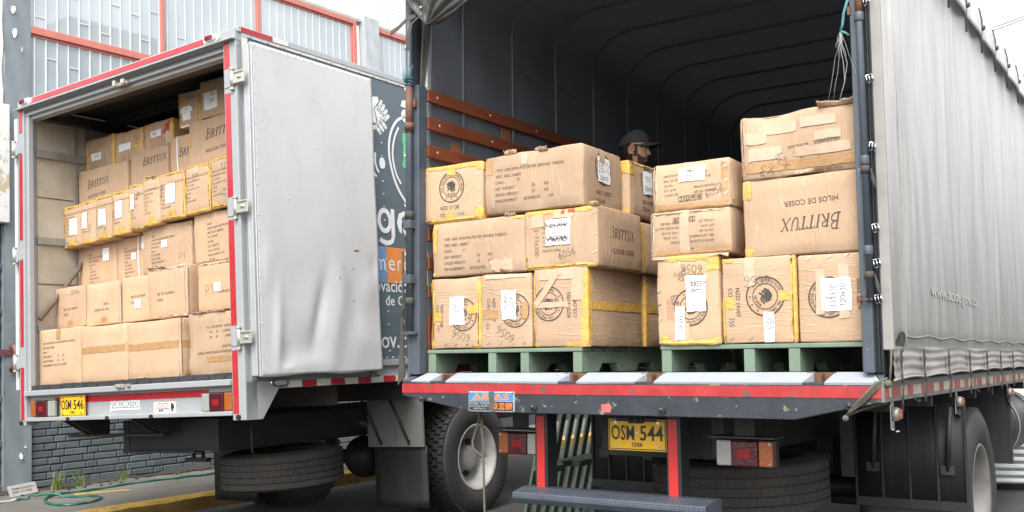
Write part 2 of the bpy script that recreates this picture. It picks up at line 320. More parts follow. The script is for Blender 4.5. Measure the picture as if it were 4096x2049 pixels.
M['soffit'] = mat('concrete_ledge', (.42, .40, .37), .8, var=.15, vscale=6, bump=.3, bscale=30)
M['frame_r'] = mat('faded_red_window_frame', (.52, .175, .14), .45, var=.1, vscale=6)
M['bar'] = mat('white_glazing_bar', (.66, .69, .69), .4, var=.04)
M['flake'] = mat('white_paint_flake', (.80, .80, .79), .6, var=.04)
M['skin'] = mat('skin', (.68, .35, .23), .5, var=.08, vscale=20)
M['hair'] = mat('black_hair', (.03, .022, .018), .7, var=.3, vscale=60, bump=.5, bscale=200)
M['beard'] = mat('short_beard', (.085, .05, .035), .7, var=.4, vscale=90, bump=.3, bscale=200)
M['lip'] = mat('lips', (.33, .12, .10), .45, var=.05)
M['eye'] = mat('eye_white', (.55, .52, .48), .2, var=.02)
M['cap'] = mat('charcoal_cap_cloth', (.07, .068, .065), .85, var=.15, vscale=40, bump=.3, bscale=200)
M['shirt'] = mat('dark_shirt', (.05, .055, .065), .85, var=.2, vscale=10)
M['hose'] = mat('green_garden_hose', (.010, .105, .075), .3, var=.15)
M['hose_w'] = mat('cream_hose_end', (.55, .52, .43), .5, var=.1)
M['leaf'] = mat('weed_leaf', (.11, .21, .035), .6, var=.35, vscale=20)
M['dry'] = mat('dry_grass', (.28, .22, .11), .8, var=.3, vscale=20)
M['petal'] = mat('yellow_petal', (.80, .58, .03), .6, var=.1)
M['plaque'] = mat('weathered_concrete_plaque', (.34, .325, .30), .85, var=.15, vscale=10, bump=.4, bscale=60)
M['sign_bl'] = mat('sign_blue', (.03, .22, .48), .35, var=.08)
M['sign_or'] = mat('sign_orange', (.85, .22, .03), .4, var=.05)
M['sign_bk'] = mat('sign_black', (.03, .035, .04), .4, var=.2)
M['sign_wh'] = mat('sign_white', (.78, .78, .78), .4, var=.03)
M['sign_gy'] = mat('sign_grey_letters', (.42, .43, .44), .5, var=.1)
M['clamp'] = mat('red_oxide_clamp', (.16, .06, .06), .5, var=.3, vscale=20)
M['carw'] = mat('silver_car_paint', (.70, .72, .73), .22, var=.03, coat=.6)
M['carg'] = mat('dark_car_glass', (.03, .04, .045), .05, var=.05)
M['aptwall'] = mat('grey_apartment_render', (.13, .125, .12), .8, var=.12, vscale=.6)
M['cable'] = mat('cable', (.30, .31, .33), .6, var=.1)

def glass_mat():
    m = bpy.data.materials.new('window_glass_frosted'); m.use_nodes = True; nt = m.node_tree; N, L = nt.nodes, nt.links
    p = N["Principled BSDF"]; p.inputs["Roughness"].default_value = .02; p.inputs["IOR"].default_value = 2.3
    tc = N.new("ShaderNodeTexCoord"); n = N.new("ShaderNodeTexNoise"); n.inputs["Scale"].default_value = .9; n.inputs["Detail"].default_value = 5
    L.new(tc.outputs["Object"], n.inputs["Vector"])
    cr = N.new("ShaderNodeValToRGB"); cr.color_ramp.elements[0].color = (.33, .385, .425, 1); cr.color_ramp.elements[1].color = (.44, .485, .51, 1)
    cr.color_ramp.elements[0].position = .35; cr.color_ramp.elements[1].position = .7
    L.new(n.outputs["Fac"], cr.inputs[0]); L.new(cr.outputs[0], p.inputs["Base Color"])
    b = N.new("ShaderNodeBump"); b.inputs["Strength"].default_value = .02; b.inputs["Distance"].default_value = .05
    n2 = N.new("ShaderNodeTexNoise"); n2.inputs["Scale"].default_value = 1.2; L.new(tc.outputs["Object"], n2.inputs["Vector"]); L.new(n2.outputs["Fac"], b.inputs["Height"])
    L.new(b.outputs[0], p.inputs["Normal"])
    return m
M['glass'] = glass_mat()

def brickpaint_mat():
    m = bpy.data.materials.new('white_painted_far_brick'); m.use_nodes = True; nt = m.node_tree; N, L = nt.nodes, nt.links
    p = N["Principled BSDF"]; p.inputs["Roughness"].default_value = .6
    tc = N.new("ShaderNodeTexCoord"); sx = N.new("ShaderNodeSeparateXYZ"); cx = N.new("ShaderNodeCombineXYZ")
    L.new(tc.outputs["Object"], sx.inputs[0]); L.new(sx.outputs[1], cx.inputs[0]); L.new(sx.outputs[2], cx.inputs[1])
    b = N.new("ShaderNodeTexBrick"); L.new(cx.outputs[0], b.inputs["Vector"]); b.inputs["Scale"].default_value = 1
    b.inputs["Brick Width"].default_value = .26; b.inputs["Row Height"].default_value = .0785; b.inputs["Mortar Size"].default_value = .006
    b.inputs["Color1"].default_value = (.80, .80, .79, 1); b.inputs["Color2"].default_value = (.76, .76, .75, 1); b.inputs["Mortar"].default_value = (.55, .55, .55, 1)
    L.new(b.outputs["Color"], p.inputs["Base Color"])
    bp = N.new("ShaderNodeBump"); bp.invert = True; bp.inputs["Distance"].default_value = .008; L.new(b.outputs["Fac"], bp.inputs["Height"]); L.new(bp.outputs[0], p.inputs["Normal"])
    return m
M['wbrick'] = brickpaint_mat()
translucent(M['tarp'], .16, (.70, .72, .74)); translucent(M['lining'], .065, (.50, .53, .57))  # translucency added so daylight seeps in and lifts the dark bed interior

# ---------------------------------------------------------------- lettering
_tc = {}
def text_geo(body, shear=0, off=0, space=1.0):
    k = (body, shear, off, space)
    if k in _tc: return _tc[k]
    cu = bpy.data.curves.new('t', 'FONT'); cu.body = body; cu.resolution_u = 2; cu.shear = shear; cu.offset = off; cu.space_character = space; cu.size = 1
    o = bpy.data.objects.new('t', cu); me = o.to_mesh()
    v = np.array([x.co[:2] for x in me.vertices]) if len(me.vertices) else np.zeros((0, 2)); f = [tuple(p.vertices) for p in me.polygons]
    o.to_mesh_clear(); bpy.data.objects.remove(o); bpy.data.curves.remove(cu)
    _tc[k] = (v, f); return _tc[k]
def text_fit(body, w=None, h=None, **k):
    """verts with the lower left corner at 0, scaled to height h and (if given) width w"""
    v, f = text_geo(body, **k)
    if len(v) == 0: return v, f
    lo, hi = v.min(0), v.max(0); s = hi - lo; q = v - lo
    sy = h / s[1] if h else w / s[0]
    sx = w / s[0] if w else sy
    return q * (sx, sy), f
STROKE = {'0': [[(.5, 1.5), (.15, 1.2), (.1, .6), (.4, .1), (.8, .3), (.9, 1.0), (.5, 1.5)]], '1': [[(.3, 1.2), (.55, 1.5), (.5, .05)]],
          '2': [[(.1, 1.25), (.4, 1.5), (.8, 1.3), (.6, .7), (.1, .1), (.9, .1)]], '3': [[(.15, 1.35), (.6, 1.5), (.8, 1.15), (.4, .85), (.85, .5), (.5, .08), (.1, .25)]],
          '4': [[(.35, 1.5), (.1, .7), (.9, .75)], [(.7, 1.3), (.6, .0)]], '5': [[(.85, 1.45), (.3, 1.45), (.25, .9), (.7, .8), (.8, .35), (.4, .05), (.1, .2)]],
          '6': [[(.75, 1.45), (.3, 1.0), (.15, .4), (.5, .05), (.85, .4), (.5, .75), (.2, .5)]], '7': [[(.1, 1.45), (.85, 1.45), (.4, .05)]],
          '8': [[(.5, .8), (.2, 1.2), (.5, 1.5), (.8, 1.2), (.2, .4), (.5, .05), (.8, .4), (.5, .8)]], '9': [[(.8, 1.1), (.5, .8), (.2, 1.1), (.5, 1.5), (.8, 1.2), (.7, .1)]],
          'X': [[(.1, 1.2), (.9, .1)], [(.9, 1.25), (.1, .05)]], 'Z': [[(.1, 1.4), (.8, 1.4), (.15, .1), (.9, .1)], [(.25, .75), (.75, .75)]], 'I': [[(.5, 1.5), (.5, .05)], [(.2, 1.5), (.8, 1.5)], [(.2, .05), (.8, .05)]],
          '-': [[(.1, .75), (.8, .75)]], 'M': [[(.1, .05), (.2, 1.45), (.5, .6), (.8, 1.45), (.9, .05)]], 'H': [[(.15, 1.45), (.15, .05)], [(.85, 1.45), (.85, .05)], [(.15, .75), (.85, .75)]],
          'P': [[(.15, .05), (.2, 1.45), (.8, 1.3), (.7, .8), (.2, .75)]], 'L': [[(.2, 1.45), (.15, .05), (.8, .1)]], ' ': []}
def ribbon2(pts, w):
    """2-D polyline -> ribbon verts, faces"""
    p = np.array(pts, float); n = len(p); d = np.zeros_like(p); d[:-1] += np.diff(p, axis=0); d[1:] += np.diff(p, axis=0)
    d /= np.maximum(np.linalg.norm(d, axis=1)[:, None], 1e-9); nn = np.stack([-d[:, 1], d[:, 0]], 1) * w / 2
    return np.concatenate([p + nn, p - nn]), [(i, n + i, n + i + 1, i + 1) for i in range(n - 1)]
def smooth2(pts, k=4):
    p = [Vector((*q, 0)) for q in pts]; out = []
    for i in range(len(p) - 1):
        a, b, c, d = p[max(i - 1, 0)], p[i], p[i + 1], p[min(i + 2, len(p) - 1)]
        for j in range(k):
            t = j / k; q = .5 * ((2 * b) + (c - a) * t + (2 * a - 5 * b + 4 * c - d) * t * t + (3 * b - a - 3 * c + d) * t ** 3); out.append((q.x, q.y))
    out.append((p[-1].x, p[-1].y)); return out
def hand(body, h, wd=.0024, seed=0):
    r = random.Random(zlib.crc32(body.encode()) % 999 + seed); V, F = [], []; x = 0; s = h / 1.5
    for ch in body:
        for st in STROKE.get(ch, []):
            q = [((px + x + r.uniform(-.05, .05)) * s, (py + r.uniform(-.06, .06)) * s) for px, py in st]
            q = smooth2(q, 3) if len(q) > 2 else q
            v, f = ribbon2(q, wd); b = sum(len(k) for k in V); V.append(v); F += [tuple(b + i for i in ff) for ff in f]
        x += 1.05
    return (np.concatenate(V) if V else np.zeros((0, 2))), F
def scribble(w, h, n, seed, wd=.004):
    r = random.Random(seed); q = [(w * (i / n) + r.uniform(-.1, .1) * w, h * (.5 + .5 * (-1) ** i * r.uniform(.3, 1))) for i in range(n)]
    return ribbon2(smooth2(q, 3), wd)
# italic serif wordmark drawn stroke by stroke (thick stems, thin joins, small serifs)
def brittux(h):
    S = .25; th, tn = .13, .05; V, F = [], []
    def st(pts, w):
        v, f = ribbon2([(x + y * S, y) for x, y in pts], w); b = sum(len(k) for k in V); V.append(v); F.extend(tuple(b + i for i in ff) for ff in f)
    def sf(x, y, w=.28): st([(x - w / 2, y), (x + w / 2, y)], tn)
    x = 0
    st([(x + .15, 0), (x + .15, 1.25)], th); st(smooth2([(x - .05, 1.25), (x + .45, 1.22), (x + .62, .95), (x + .4, .68), (x + .15, .66)]), .075); st(smooth2([(x + .3, .66), (x + .65, .55), (x + .68, .2), (x + .4, .0), (x - .02, .0)]), .09)
    x = .88
    for nm in ('R', 'I', 'T', 'T'):
        if nm == 'R': st([(x + .15, 0), (x + .15, 1)], th); st(smooth2([(x, 1), (x + .5, .95), (x + .55, .7), (x + .15, .52)]), .07); st([(x + .3, .52), (x + .68, 0)], .1); sf(x + .15, 0); sf(x + .7, 0, .2); x += .85
        elif nm == 'I': st([(x + .15, 0), (x + .15, 1)], th); sf(x + .15, 0); sf(x + .15, 1); x += .42
        else: st([(x + .32, 0), (x + .32, 1)], th); st([(x, 1), (x + .64, 1)], .06); st([(x, 1), (x - .02, .82)], .05); st([(x + .64, 1), (x + .62, .82)], .05); sf(x + .32, 0); x += .72
    st(smooth2([(x + .12, 1), (x + .12, .35), (x + .35, .0), (x + .6, .35), (x + .6, 1)]), .085); sf(x + .12, 1); sf(x + .6, 1, .2); x += .9
    st([(x + .05, 1), (x + .65, 0)], .11); st([(x + .62, 1), (x + .0, 0)], .05); sf(x + .08, 1, .24); sf(x + .62, 1, .2); sf(x + .65, 0, .24); sf(x, 0, .2)
    v = np.concatenate(V) * h; return v - (v.min(0)[0], 0), F

# ================================================================= ground, kerb, pavement
g = G(); g.add([(-8.42, -60, 0), (120, -60, 0), (120, 200, 0), (-8.42, 200, 0)], [(0, 1, 2, 3)]); tag(g.build('road', M['asphalt']), kind='structure')
g = G(); g.add([(-140, -60, -.03), (-11.2, -60, -.03), (-11.2, 200, -.03), (-140, 200, -.03)], [(0, 1, 2, 3)]); tag(g.build('ground', M['pave']), kind='structure')
pvz = .135
g = G()
ys = [-20 + 2.45 * i for i in range(30)]
for i in range(29):
    g.box(-11.0, -8.62, ys[i] + .006, ys[i + 1] - .006, -.05, pvz + (.004 if i % 3 == 1 else 0) - (.003 if i % 2 else 0))
tag(g.build('pavement', M['pave'], bevel=.008), kind='structure')
g = G(); r_ = random.Random(5)
def kerb_pt(u, v):
    prof = [(-8.62, pvz + .003), (-8.54, pvz + .006), (-8.45, pvz + .001), (-8.415, pvz - .02), (-8.40, .06), (-8.395, -.05)]
    x, z = prof[int(v)]; j = .010 * math.sin(u * 9.1 + v) + .007 * math.sin(u * 23.7 + 2 * v)
    return (x + j * (v > 1), u, z + .6 * j * (v in (2, 3)))
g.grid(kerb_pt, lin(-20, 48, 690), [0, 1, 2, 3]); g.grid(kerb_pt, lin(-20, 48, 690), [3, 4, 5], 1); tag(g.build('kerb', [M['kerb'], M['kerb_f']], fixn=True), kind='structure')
g = G(); g.add([(-9.75, 5.62, 0), (-9.50, 6.10, 0), (-9.62, 6.14, 0), (-9.95, 5.70, 0)], [(0, 1, 2, 3)])
tag(g.build('pavement_paint', M['kerb'], mat=T(0, 0, pvz + .008)), kind='structure')

# ================================================================= grey building on the left
WX = -10.8
bld = thing('brick_building', 'slate grey painted brick building with red framed windows behind the box truck', 'building', T(WX, 5.0, 0))
def bl(y): return y - 5.0
g = G()
g.box(-.40, -.012, bl(-6), bl(34), -.1, 4.05); g.build('wall', M['mortar'], bld)
g = G(); g.box(-.40, -.02, bl(5.75), bl(10.85), 4.05, 4.35); g.box(-.40, -.02, bl(11.2), bl(20), 4.05, 4.35); g.build('parapet', M['render'], bld)
g = G()   # upper white wall, set back a little above the windows, with a sloping ledge
g.box(-.40, -.03, bl(5.2), bl(34), 6.78, 14.0); g.build('upper_wall', M['wbrick'], bld)
g = G(); g.prism([(-.03, 6.62), (.05, 6.64), (.05, 6.68), (-.03, 6.80)], 'y', bl(5.75), bl(34)); g.build('ledge', M['soffit'], bld)
# pilasters
g = G()
def pil(y0, y1, z0, z1, d, mi=0):
    def f(u, v):
        n = .006 * math.sin(u * 31 + v * 7) + .004 * math.sin(v * 19 + u * 11)
        return (d + n, u, v)
    g.grid(f, lin(bl(y0), bl(y1), 7), lin(z0, z1, 60), mi)
    g.add([(-.02, bl(y0), z0), (d, bl(y0), z0), (d, bl(y0), z1), (-.02, bl(y0), z1)], [(0, 1, 2, 3)], mi)
    g.add([(-.02, bl(y1), z0), (d, bl(y1), z0), (d, bl(y1), z1), (-.02, bl(y1), z1)], [(3, 2, 1, 0)], mi)
    g.add([(-.02, bl(y0), z1), (d, bl(y0), z1), (d, bl(y1), z1), (-.02, bl(y1), z1)], [(0, 1, 2, 3)], mi)
pil(5.395, 5.692, .1, 6.60, .045); g.build('pilaster', M['render'], bld)
g = G(); pil(10.93, 11.235, 4.2, 6.72, .12); g.build('pilaster', M['render_l'], bld)
# peeling plaster patch on the left and flakes
g = G()
def pl(u, v):
    return (.055 + .008 * math.sin(u * 17 + v * 9), u + .006 * math.sin(v * 13) * (u > bl(5.25)), v)
g.grid(pl, lin(bl(4.2), bl(5.375), 14), lin(3.80, 9.0, 40)); g.build('plaster', M['oldpl'], bld)
g = G()
g.box(-.02, .11, bl(4.2), bl(5.43), 3.02, 4.32, 0); g.build('plaster_band', M['oldpl'], bld, bevel=.01)
for (py, pz, s) in [(5.49, 5.42, .06), (5.50, 5.16, .06), (5.58, 4.98, .03), (5.65, 3.22, .07), (5.57, 1.78, .07), (5.56, .52, .04), (5.61, .62, .02)]:
    g = G(); n = 9; pts = [(0, 0, 0)] + [(.004 + .02 * rnd.random(), s * (.6 + .5 * rnd.random()) * math.cos(2 * math.pi * k / n) * .6, s * (.6 + .6 * rnd.random()) * math.sin(2 * math.pi * k / n)) for k in range(n)]
    g.add(pts, [(0, 1 + k, 1 + (k + 1) % n) for k in range(n)]); g.build('paint_flake', M['flake'], bld, mat=T(.055, bl(py), pz))
g = G()   # wall clamp
g.box(.05, .062, bl(5.32), bl(5.70), 1.60, 1.66); g.tube([(.06, bl(5.47), 1.70), (.12, bl(5.47), 1.69), (.14, bl(5.49), 1.60), (.13, bl(5.47), 1.48), (.07, bl(5.46), 1.44)], [.03, .032, .034, .032, .028], 8)
g.cyl((.06, bl(5.5), 1.66), .02, .03, 'x', 8); g.build('pipe_clamp', M['clamp'], bld)
# bricks: flemish bond, each its own piece where seen
def brick_mesh(L, H, sd):
    r = random.Random(sd); c = .007; j = lambda a: r.uniform(-a, a)
    d = .014
    back = [(-.02, 0, 0), (-.02, L, 0), (-.02, L, H), (-.02, 0, H)]
    mid = [(d - .006, j(.002), j(.002)), (d - .006, L + j(.002), j(.002)), (d - .006, L + j(.002), H + j(.002)), (d - .006, j(.002), H + j(.002))]
    fr = [(d + j(.002), c + j(.003), c + j(.002)), (d + j(.002), L - c + j(.003), c + j(.002)), (d + j(.002), L - c + j(.003), H - c + j(.002)), (d + j(.002), c + j(.003), H - c + j(.002))]
    me = bpy.data.meshes.new('brick'); vs = back + mid + fr
    fs = [(8, 9, 10, 11)] + [(a + i, a + (i + 1) % 4, a + 4 + (i + 1) % 4, a + 4 + i) for a in (0, 4) for i in range(4)]
    me.from_pydata(vs, [], fs); me.materials.append(M['brick']); me.update(); return me
BL_, BS_, CO, JT = .262, .127, .0785, .0125
longs = [brick_mesh(BL_, CO - JT, i) for i in range(6)]; shorts = [brick_mesh(BS_, CO - JT, 20 + i) for i in range(5)]
stuffb = G()
def lay(y_from, y_to, z_from, z_to, single):
    row = 0; z = z_from
    while z < z_to:
        y = y_from - (row % 2) * (BL_ + JT - .065) - .02 * (row % 3); k = row % 2
        while y < y_to:
            L = BL_ if k % 2 == 0 else BS_
            if y + L > y_from + .03:
                if y < y_from - .001:
                    pass
                me = rnd.choice(longs if k % 2 == 0 else shorts)
                if y >= y_from - .001 and y + L <= y_to + .02:
                    if single(y, z): link('brick', me, bld, T(0, bl(y), z))
                    else: stuffb.add([(v.co[0], v.co[1] + bl(y), v.co[2] + z) for v in me.vertices], [tuple(p.vertices) for p in me.polygons])
                elif y < y_from:   # cut brick at the pilaster
                    L2 = y + L - y_from
                    stuffb.add([(v.co[0], bl(y_from) + v.co[1] * L2 / L, v.co[2] + z) for v in me.vertices], [tuple(p.vertices) for p in me.polygons])
            y += L + JT; k += 1
        z += CO; row += 1
lay(5.70, 13.0, .16, 2.6, lambda y, z: y < 8.9 and z < .98)
lay(4.3, 5.385, .16, 2.98, lambda y, z: y > 5.0 and z < 2.9 and False or (y > 5.05))
tag(stuffb.build('brickwork', M['brick'], bld), kind='stuff')
# windows: red frames, frosted panes, white bars inside staggered
def window(y0, y1, z0, z1, mull, trans):
    f = G(); w = .055
    def bar(a, b, c, d, p=.05): f.box(-.03, p, bl(a), bl(b), c, d)
    bar(y0, y1, z1 - .07, z1); bar(y0, y1, z1 - .10, z1 - .07, .02); bar(y1 - .07, y1, z0, z1 - .07); bar(y1 - .10, y1 - .07, z0, z1 - .1, .02)
    bar(y0, y1, z0, z0 + .06)
    for m in mull: bar(m - .05, m, z0 + .06, z1 - .07); bar(m, m + .025, z0 + .06, z1 - .07, .02)
    xs = [y0] + list(mull) + [y1]
    for a, b in zip(xs[:-1], xs[1:]):
        if trans and a < 7.3: bar(a, b - .05, trans, trans + .085); bar(a, b - .05, trans - .03, trans, .02)
    fo = f.build('window', M['frame_r'], bld, bevel=.006)
    for a, b in zip(xs[:-1], xs[1:]):
        rows = [(z0, trans), (trans, z1)] if (trans and a < 7.3) else [(z0, z1)]
        for c, d in rows:
            p = G(); p.add([(.004, bl(a), c), (.004, bl(b), c), (.004, bl(b), d), (.004, bl(a), d)], [(0, 1, 2, 3)]); p.build('pane', M['glass'], fo)
            s = G(); y = a + .06; i = 0
            while y < b - .03:
                s.box(.007, .016, bl(y - .0065), bl(y + .0065), c + .01, d - .01)
                zz = c + .22 + (.34 * (i % 2)) + .05 * (i % 3)
                while zz < d - .05 and y + .134 < b:
                    if (i + int(zz * 2)) % 2 == 0: s.box(.007, .014, bl(y + .0065), bl(y + .1275), zz - .0045, zz + .0045)
                    zz += .66
                y += .134; i += 1
            s.build('glazing_bars', M['bar'], fo)
window(5.695, 10.82, 4.35, 6.64, [7.42, 8.95], 5.20)
window(11.24, 19.0, 4.35, 6.64, [12.9, 14.6, 16.3], None)

# ================================================================= wheel and tyre builders (axis along x, outer face at +x = 0)
def tyre(parent, r, wd, m, name='tyre', lugs=True, pos=T(0, 0, 0), axis='x', n=64):
    g = G(); h = wd / 2; ri = r * .57
    prof = [(ri, -h + .02), (ri + .02, -h), (r * .80, -h - .012), (r - .035, -h + .005), (r - .008, -h + .03)]
    if lugs: prof += [(r - .018, -h + .035), (r - .018, h - .035)]
    else: prof = prof[:-2] + [(r - .030, -h + .006), (r - .014, -h + .014), (r - .014, h - .014)]
    prof += ([(r - .008, h - .03), (r - .035, h - .005)] if lugs else [(r - .030, h - .006)]) + [(r * .80, h + .012), (ri + .02, h), (ri, h - .02)]
    g.lathe(prof, n, axis, (0, 0, 0))
    if lugs:
        nn = 46
        for i in range(nn):
            for row in range(4):
                a = 2 * math.pi * (i + (.5 if row % 2 else 0)) / nn; x0 = -h + .012 + row * (wd - .024) / 4; x1 = x0 + (wd - .024) / 4 - .010
                da = .40 * 2 * math.pi / nn
                q = []
                for rr in (r - .022, r + .004):
                    for aa, xx in ((a - da, x0), (a + da * (.7 if row in (1, 2) else 1), x0), (a + da, x1), (a - da * (.7 if row in (1, 2) else 1), x1)):
                        q.append((xx, rr * math.cos(aa), rr * math.sin(aa)))
                g.add(q, [(4, 5, 6, 7), (0, 1, 5, 4), (1, 2, 6, 5), (2, 3, 7, 6), (3, 0, 4, 7)])
    else:
        nn = 66; rb = 5; ww = (wd - .028) / rb; ax = {'x': lambda q, a, e: (q, e * math.cos(a), e * math.sin(a)), 'z': lambda q, a, e: (e * math.cos(a), e * math.sin(a), q)}[axis]
        for row in range(rb):
            x0 = -h + .014 + row * ww + .004; x1 = x0 + ww - .008
            for i in range(nn):
                a0 = 2 * math.pi * (i + .37 * row) / nn; a1 = a0 + 2 * math.pi / nn * .975; j = .002 * math.sin(i * 1.7 + row)
                q = [ax(xx, aa, rr) for rr in (r - .016, r - .002 + .0012 * math.sin(i * 1.7 + row)) for aa, xx in ((a0, x0), (a1, x0), (a1, x1), (a0, x1))]
                g.add(q, [(4, 5, 6, 7), (0, 1, 5, 4), (1, 2, 6, 5), (2, 3, 7, 6), (3, 0, 4, 7)])
    return g.build(name, m, parent, pos)
def dish(parent, r, depth, pos, m=None, holes=8):
    g = G(); m = m or M['rim']
    prof = [(r, -.012), (r + .012, 0), (r, .012), (r - .015, .004), (r - .03, -.02), (r - .045, -depth * .55), (r - .07, -depth + .01), (r - .10, -depth), (.115, -depth - .012), (.105, -depth + .07), (.08, -depth + .085), (0, -depth + .085)]
    g.lathe(prof, 56, 'x'); o = g.build('rim', m, parent, pos)
    h = G()
    for i in range(holes):
        a = 2 * math.pi * i / holes + .2; h.lathe([(0, .004), (.030, .004), (.033, 0)], 12, 'x', (-depth, (r - .135) * math.cos(a), (r - .135) * math.sin(a)))
    h.build('hand_holes', M['black'], o)
    q = G()
    for i in range(10):
        a = 2 * math.pi * i / 10; q.cyl((-depth - .01, .15 * math.cos(a), .15 * math.sin(a)), .013, .03, 'x', 6)
    q.build('wheel_nuts', M['steel'], o)
    return o
def wheel(name, parent, M0, r=.49, wd=.25, lugs=True, tm=None, rm=None):
    w = bpy.data.objects.new(name, None); C.objects.link(w); w.parent = parent; w.matrix_local = M0
    tyre(w, r, wd, tm or M['tyre'], lugs=lugs, pos=T(-wd / 2, 0, 0)); dish(w, r * .575, .15, T(-.012, 0, 0), rm); return w
def flat_wheel(name, parent, M0, r, wd, tm):
    w = bpy.data.objects.new(name, None); C.objects.link(w); w.parent = parent; w.matrix_local = M0
    tyre(w, r, wd, tm, lugs=False, axis='z', n=72)
    g = G(); g.lathe([(r * .575, wd / 2 - .02), (r * .5, wd / 2 - .05), (r * .35, 0), (0, 0)], 40, 'z'); g.lathe([(0, -.01), (r * .35, -.01), (r * .5, -wd / 2 + .05), (r * .575, -wd / 2 + .02)], 40, 'z'); g.build('rim', M['steel'], w)
    return w
def decal_text(name, parent, body, m, org, ux, uz, u0, v0, h, w=None, n_off=.002, **k):
    """lettering lying on a plane: org + u*ux + v*uz, lifted by n_off"""
    v, f = text_fit(body, w, h, **k); ux, uz, org = Vector(ux), Vector(uz), Vector(org); nrm = ux.cross(uz)
    g = G(); g.add([org + ux * (u0 + a) + uz * (v0 + b) + nrm * n_off for a, b in v], f); return g.build(name, m, parent)
def plane_poly(name, parent, polys, m, org, ux, uz, n_off=.002, thick=0):
    ux, uz, org = Vector(ux), Vector(uz), Vector(org); nrm = ux.cross(uz); g = G()
    for vs, fs in polys: g.add([org + ux * a + uz * b + nrm * n_off for a, b in vs], fs)
    return g.build(name, m, parent)
X3, Y3, Z3 = (1, 0, 0), (0, 1, 0), (0, 0, 1)
def tail_lamp(parent, x0, x1, z0, z1, y, amber_left):
    """three-section rear lamp, front face towards -y"""
    lamp = bpy.data.objects.new('tail_lamp', None); C.objects.link(lamp); lamp.parent = parent; lamp.matrix_local = T(x0, y, z0)
    w, h = x1 - x0, z1 - z0
    g = G(); g.box(-.006, w + .006, .0, .05, -.006, h + .006); g.build('housing', M['black'], lamp, bevel=.006)
    secs = [('amber_lens', 0, .25, M['lens_o'], .030), ('red_lens', .25, .72, M['lens_r'], .038), ('clear_lens', .72, 1, M['lens_c'], .030)]
    for nm, a, b, m, t in secs:
        if not amber_left: a, b = 1 - b, 1 - a
        g = G(); g.box(a * w + .001, b * w - .001, -t, .0, 0, h); g.build(nm, m, lamp, bevel=.007)
    g = G(); c = .49 if amber_left else .51; g.box(c * w - .032, c * w + .032, -.0405, -.036, h * .33, h * .67); g.build('reflector', M['lens_r2'], lamp)
    g = G()
    for a in (.05, .95):
        for b in (.1, .9): g.cyl((a * w, -.033, b * h), .005, .01, 'y', 8)
    g.build('screws', M['chrome'], lamp); return lamp
def number_plate(parent, mtx, left, right, city):
    p = bpy.data.objects.new('number_plate', None); C.objects.link(p); p.parent = parent; p.matrix_local = mtx
    g = G(); g.box(0, .33, 0, .004, 0, .16); g.build('plate', M['plate_y'], p, bevel=.008)
    g = G(); e = .006
    for a, b, c, d in ((e, .33 - e, e, e + .004), (e, .33 - e, .16 - e - .004, .16 - e), (e, e + .004, e, .16 - e), (.33 - e - .004, .33 - e, e, .16 - e)): g.box(a, b, -.0015, -.0002, c, d)
    g.build('border', M['black'], p)
    o = (0, 0, 0)
    decal_text('plate_letters', p, left, M['black'], o, X3, Z3, .018, .052, .076, .132, .0025, off=.012)
    decal_text('plate_letters', p, right, M['black'], o, X3, Z3, .182, .052, .076, .130, .0025, off=.012)
    decal_text('plate_letters', p, city, M['black'], o, X3, Z3, .135, .020, .022, .062, .0025, off=.015)
    g = G(); g.cyl((.166, -.002, .09), .006, .002, 'y', 10)
    for a in (.045, .285):
        for b in (.024, .142): g.cyl((a, -.005, b), .008, .006, 'y', 10)
    g.build('bolts', M['chrome'], p); return p

# ================================================================= box truck (frame A: x right, y forward, z up; rear right lower corner = 0)
LA, WA, HA = 5.2, 2.69, 2.70
ta = thing('box_truck', 'silver box truck with an open rear, loaded with cartons and its dented door folded back', 'truck', FA)
g = G(); g.box(-WA, -WA + .04, .06, LA, .20, HA - .04); g.build('side_wall', M['slate'], ta)
g = G(); g.box(-.04, -.002, .10, LA, .373, 2.648); g.build('side_wall', M['slate'], ta)
g = G(); g.box(-2.6, -.05, .1, LA - .05, 2.655, 2.668); g.build('ceiling', M['steel'], ta)
g = G(); g.box(-WA, 0, .0, LA, HA - .03, HA); g.build('roof', M['white'], ta, bevel=.008)
g = G(); g.box(-WA + .04, -.04, LA - .04, LA, .2, HA - .03); g.build('front_wall', M['ply'], ta)
g = G(); g.box(-WA + .04, -.04, .06, LA - .04, .235, .300); g.build('floor', M['mat_black'], ta)
g = G(); g.box(-2.575, -.12, .015, .055, .281, .318); [g.box(-2.5 + .16 * i, -2.47 + .16 * i, .008, .02, .288, .31) for i in range(15)]; g.build('floor_edge', M['mat_black'], ta)
# rear frame
for x0, x1, s0, s1 in ((-WA, -2.605, -2.672, -2.627), (-.13, 0, -.119, -.065)):
    g = G(); g.box(x0, x1, -.01, .10, .0, 2.62); o = g.build('post', M['silver'], ta, bevel=.006)
    for a, b in ((.045, .47), (.64, 1.36), (1.52, 2.245), (2.42, 2.605)):
        t = G(); t.box(s0, s1, -.0125, -.0105, a, b); t.build('reflective_strip', M['red_tape'], o)
for x in (-2.66, -.065):
    g = G(); g.cyl((x, -.026, .022), .018, .018, 'y', 12); g.build('rubber_stop', M['black'], ta)
g = G(); g.box(-2.605, -2.562, .005, .05, .28, 2.56); g.build('inner_post', M['silver'], ta, bevel=.005)
g = G()
g.prism([(-.012, 2.632), (-.028, 2.622), (-.05, 2.616), (-.05, 2.608), (-.012, 2.612), (.0, 2.60), (.02, 2.60), (.02, 2.574), (.0, 2.574), (.0, 2.555), (.03, 2.555), (.03, 2.525), (.10, 2.525), (.10, 2.699), (.0, 2.699), (-.012, 2.69)], 'x', -WA, -.0)
g.build('header', M['silver'], ta, bevel=.003)
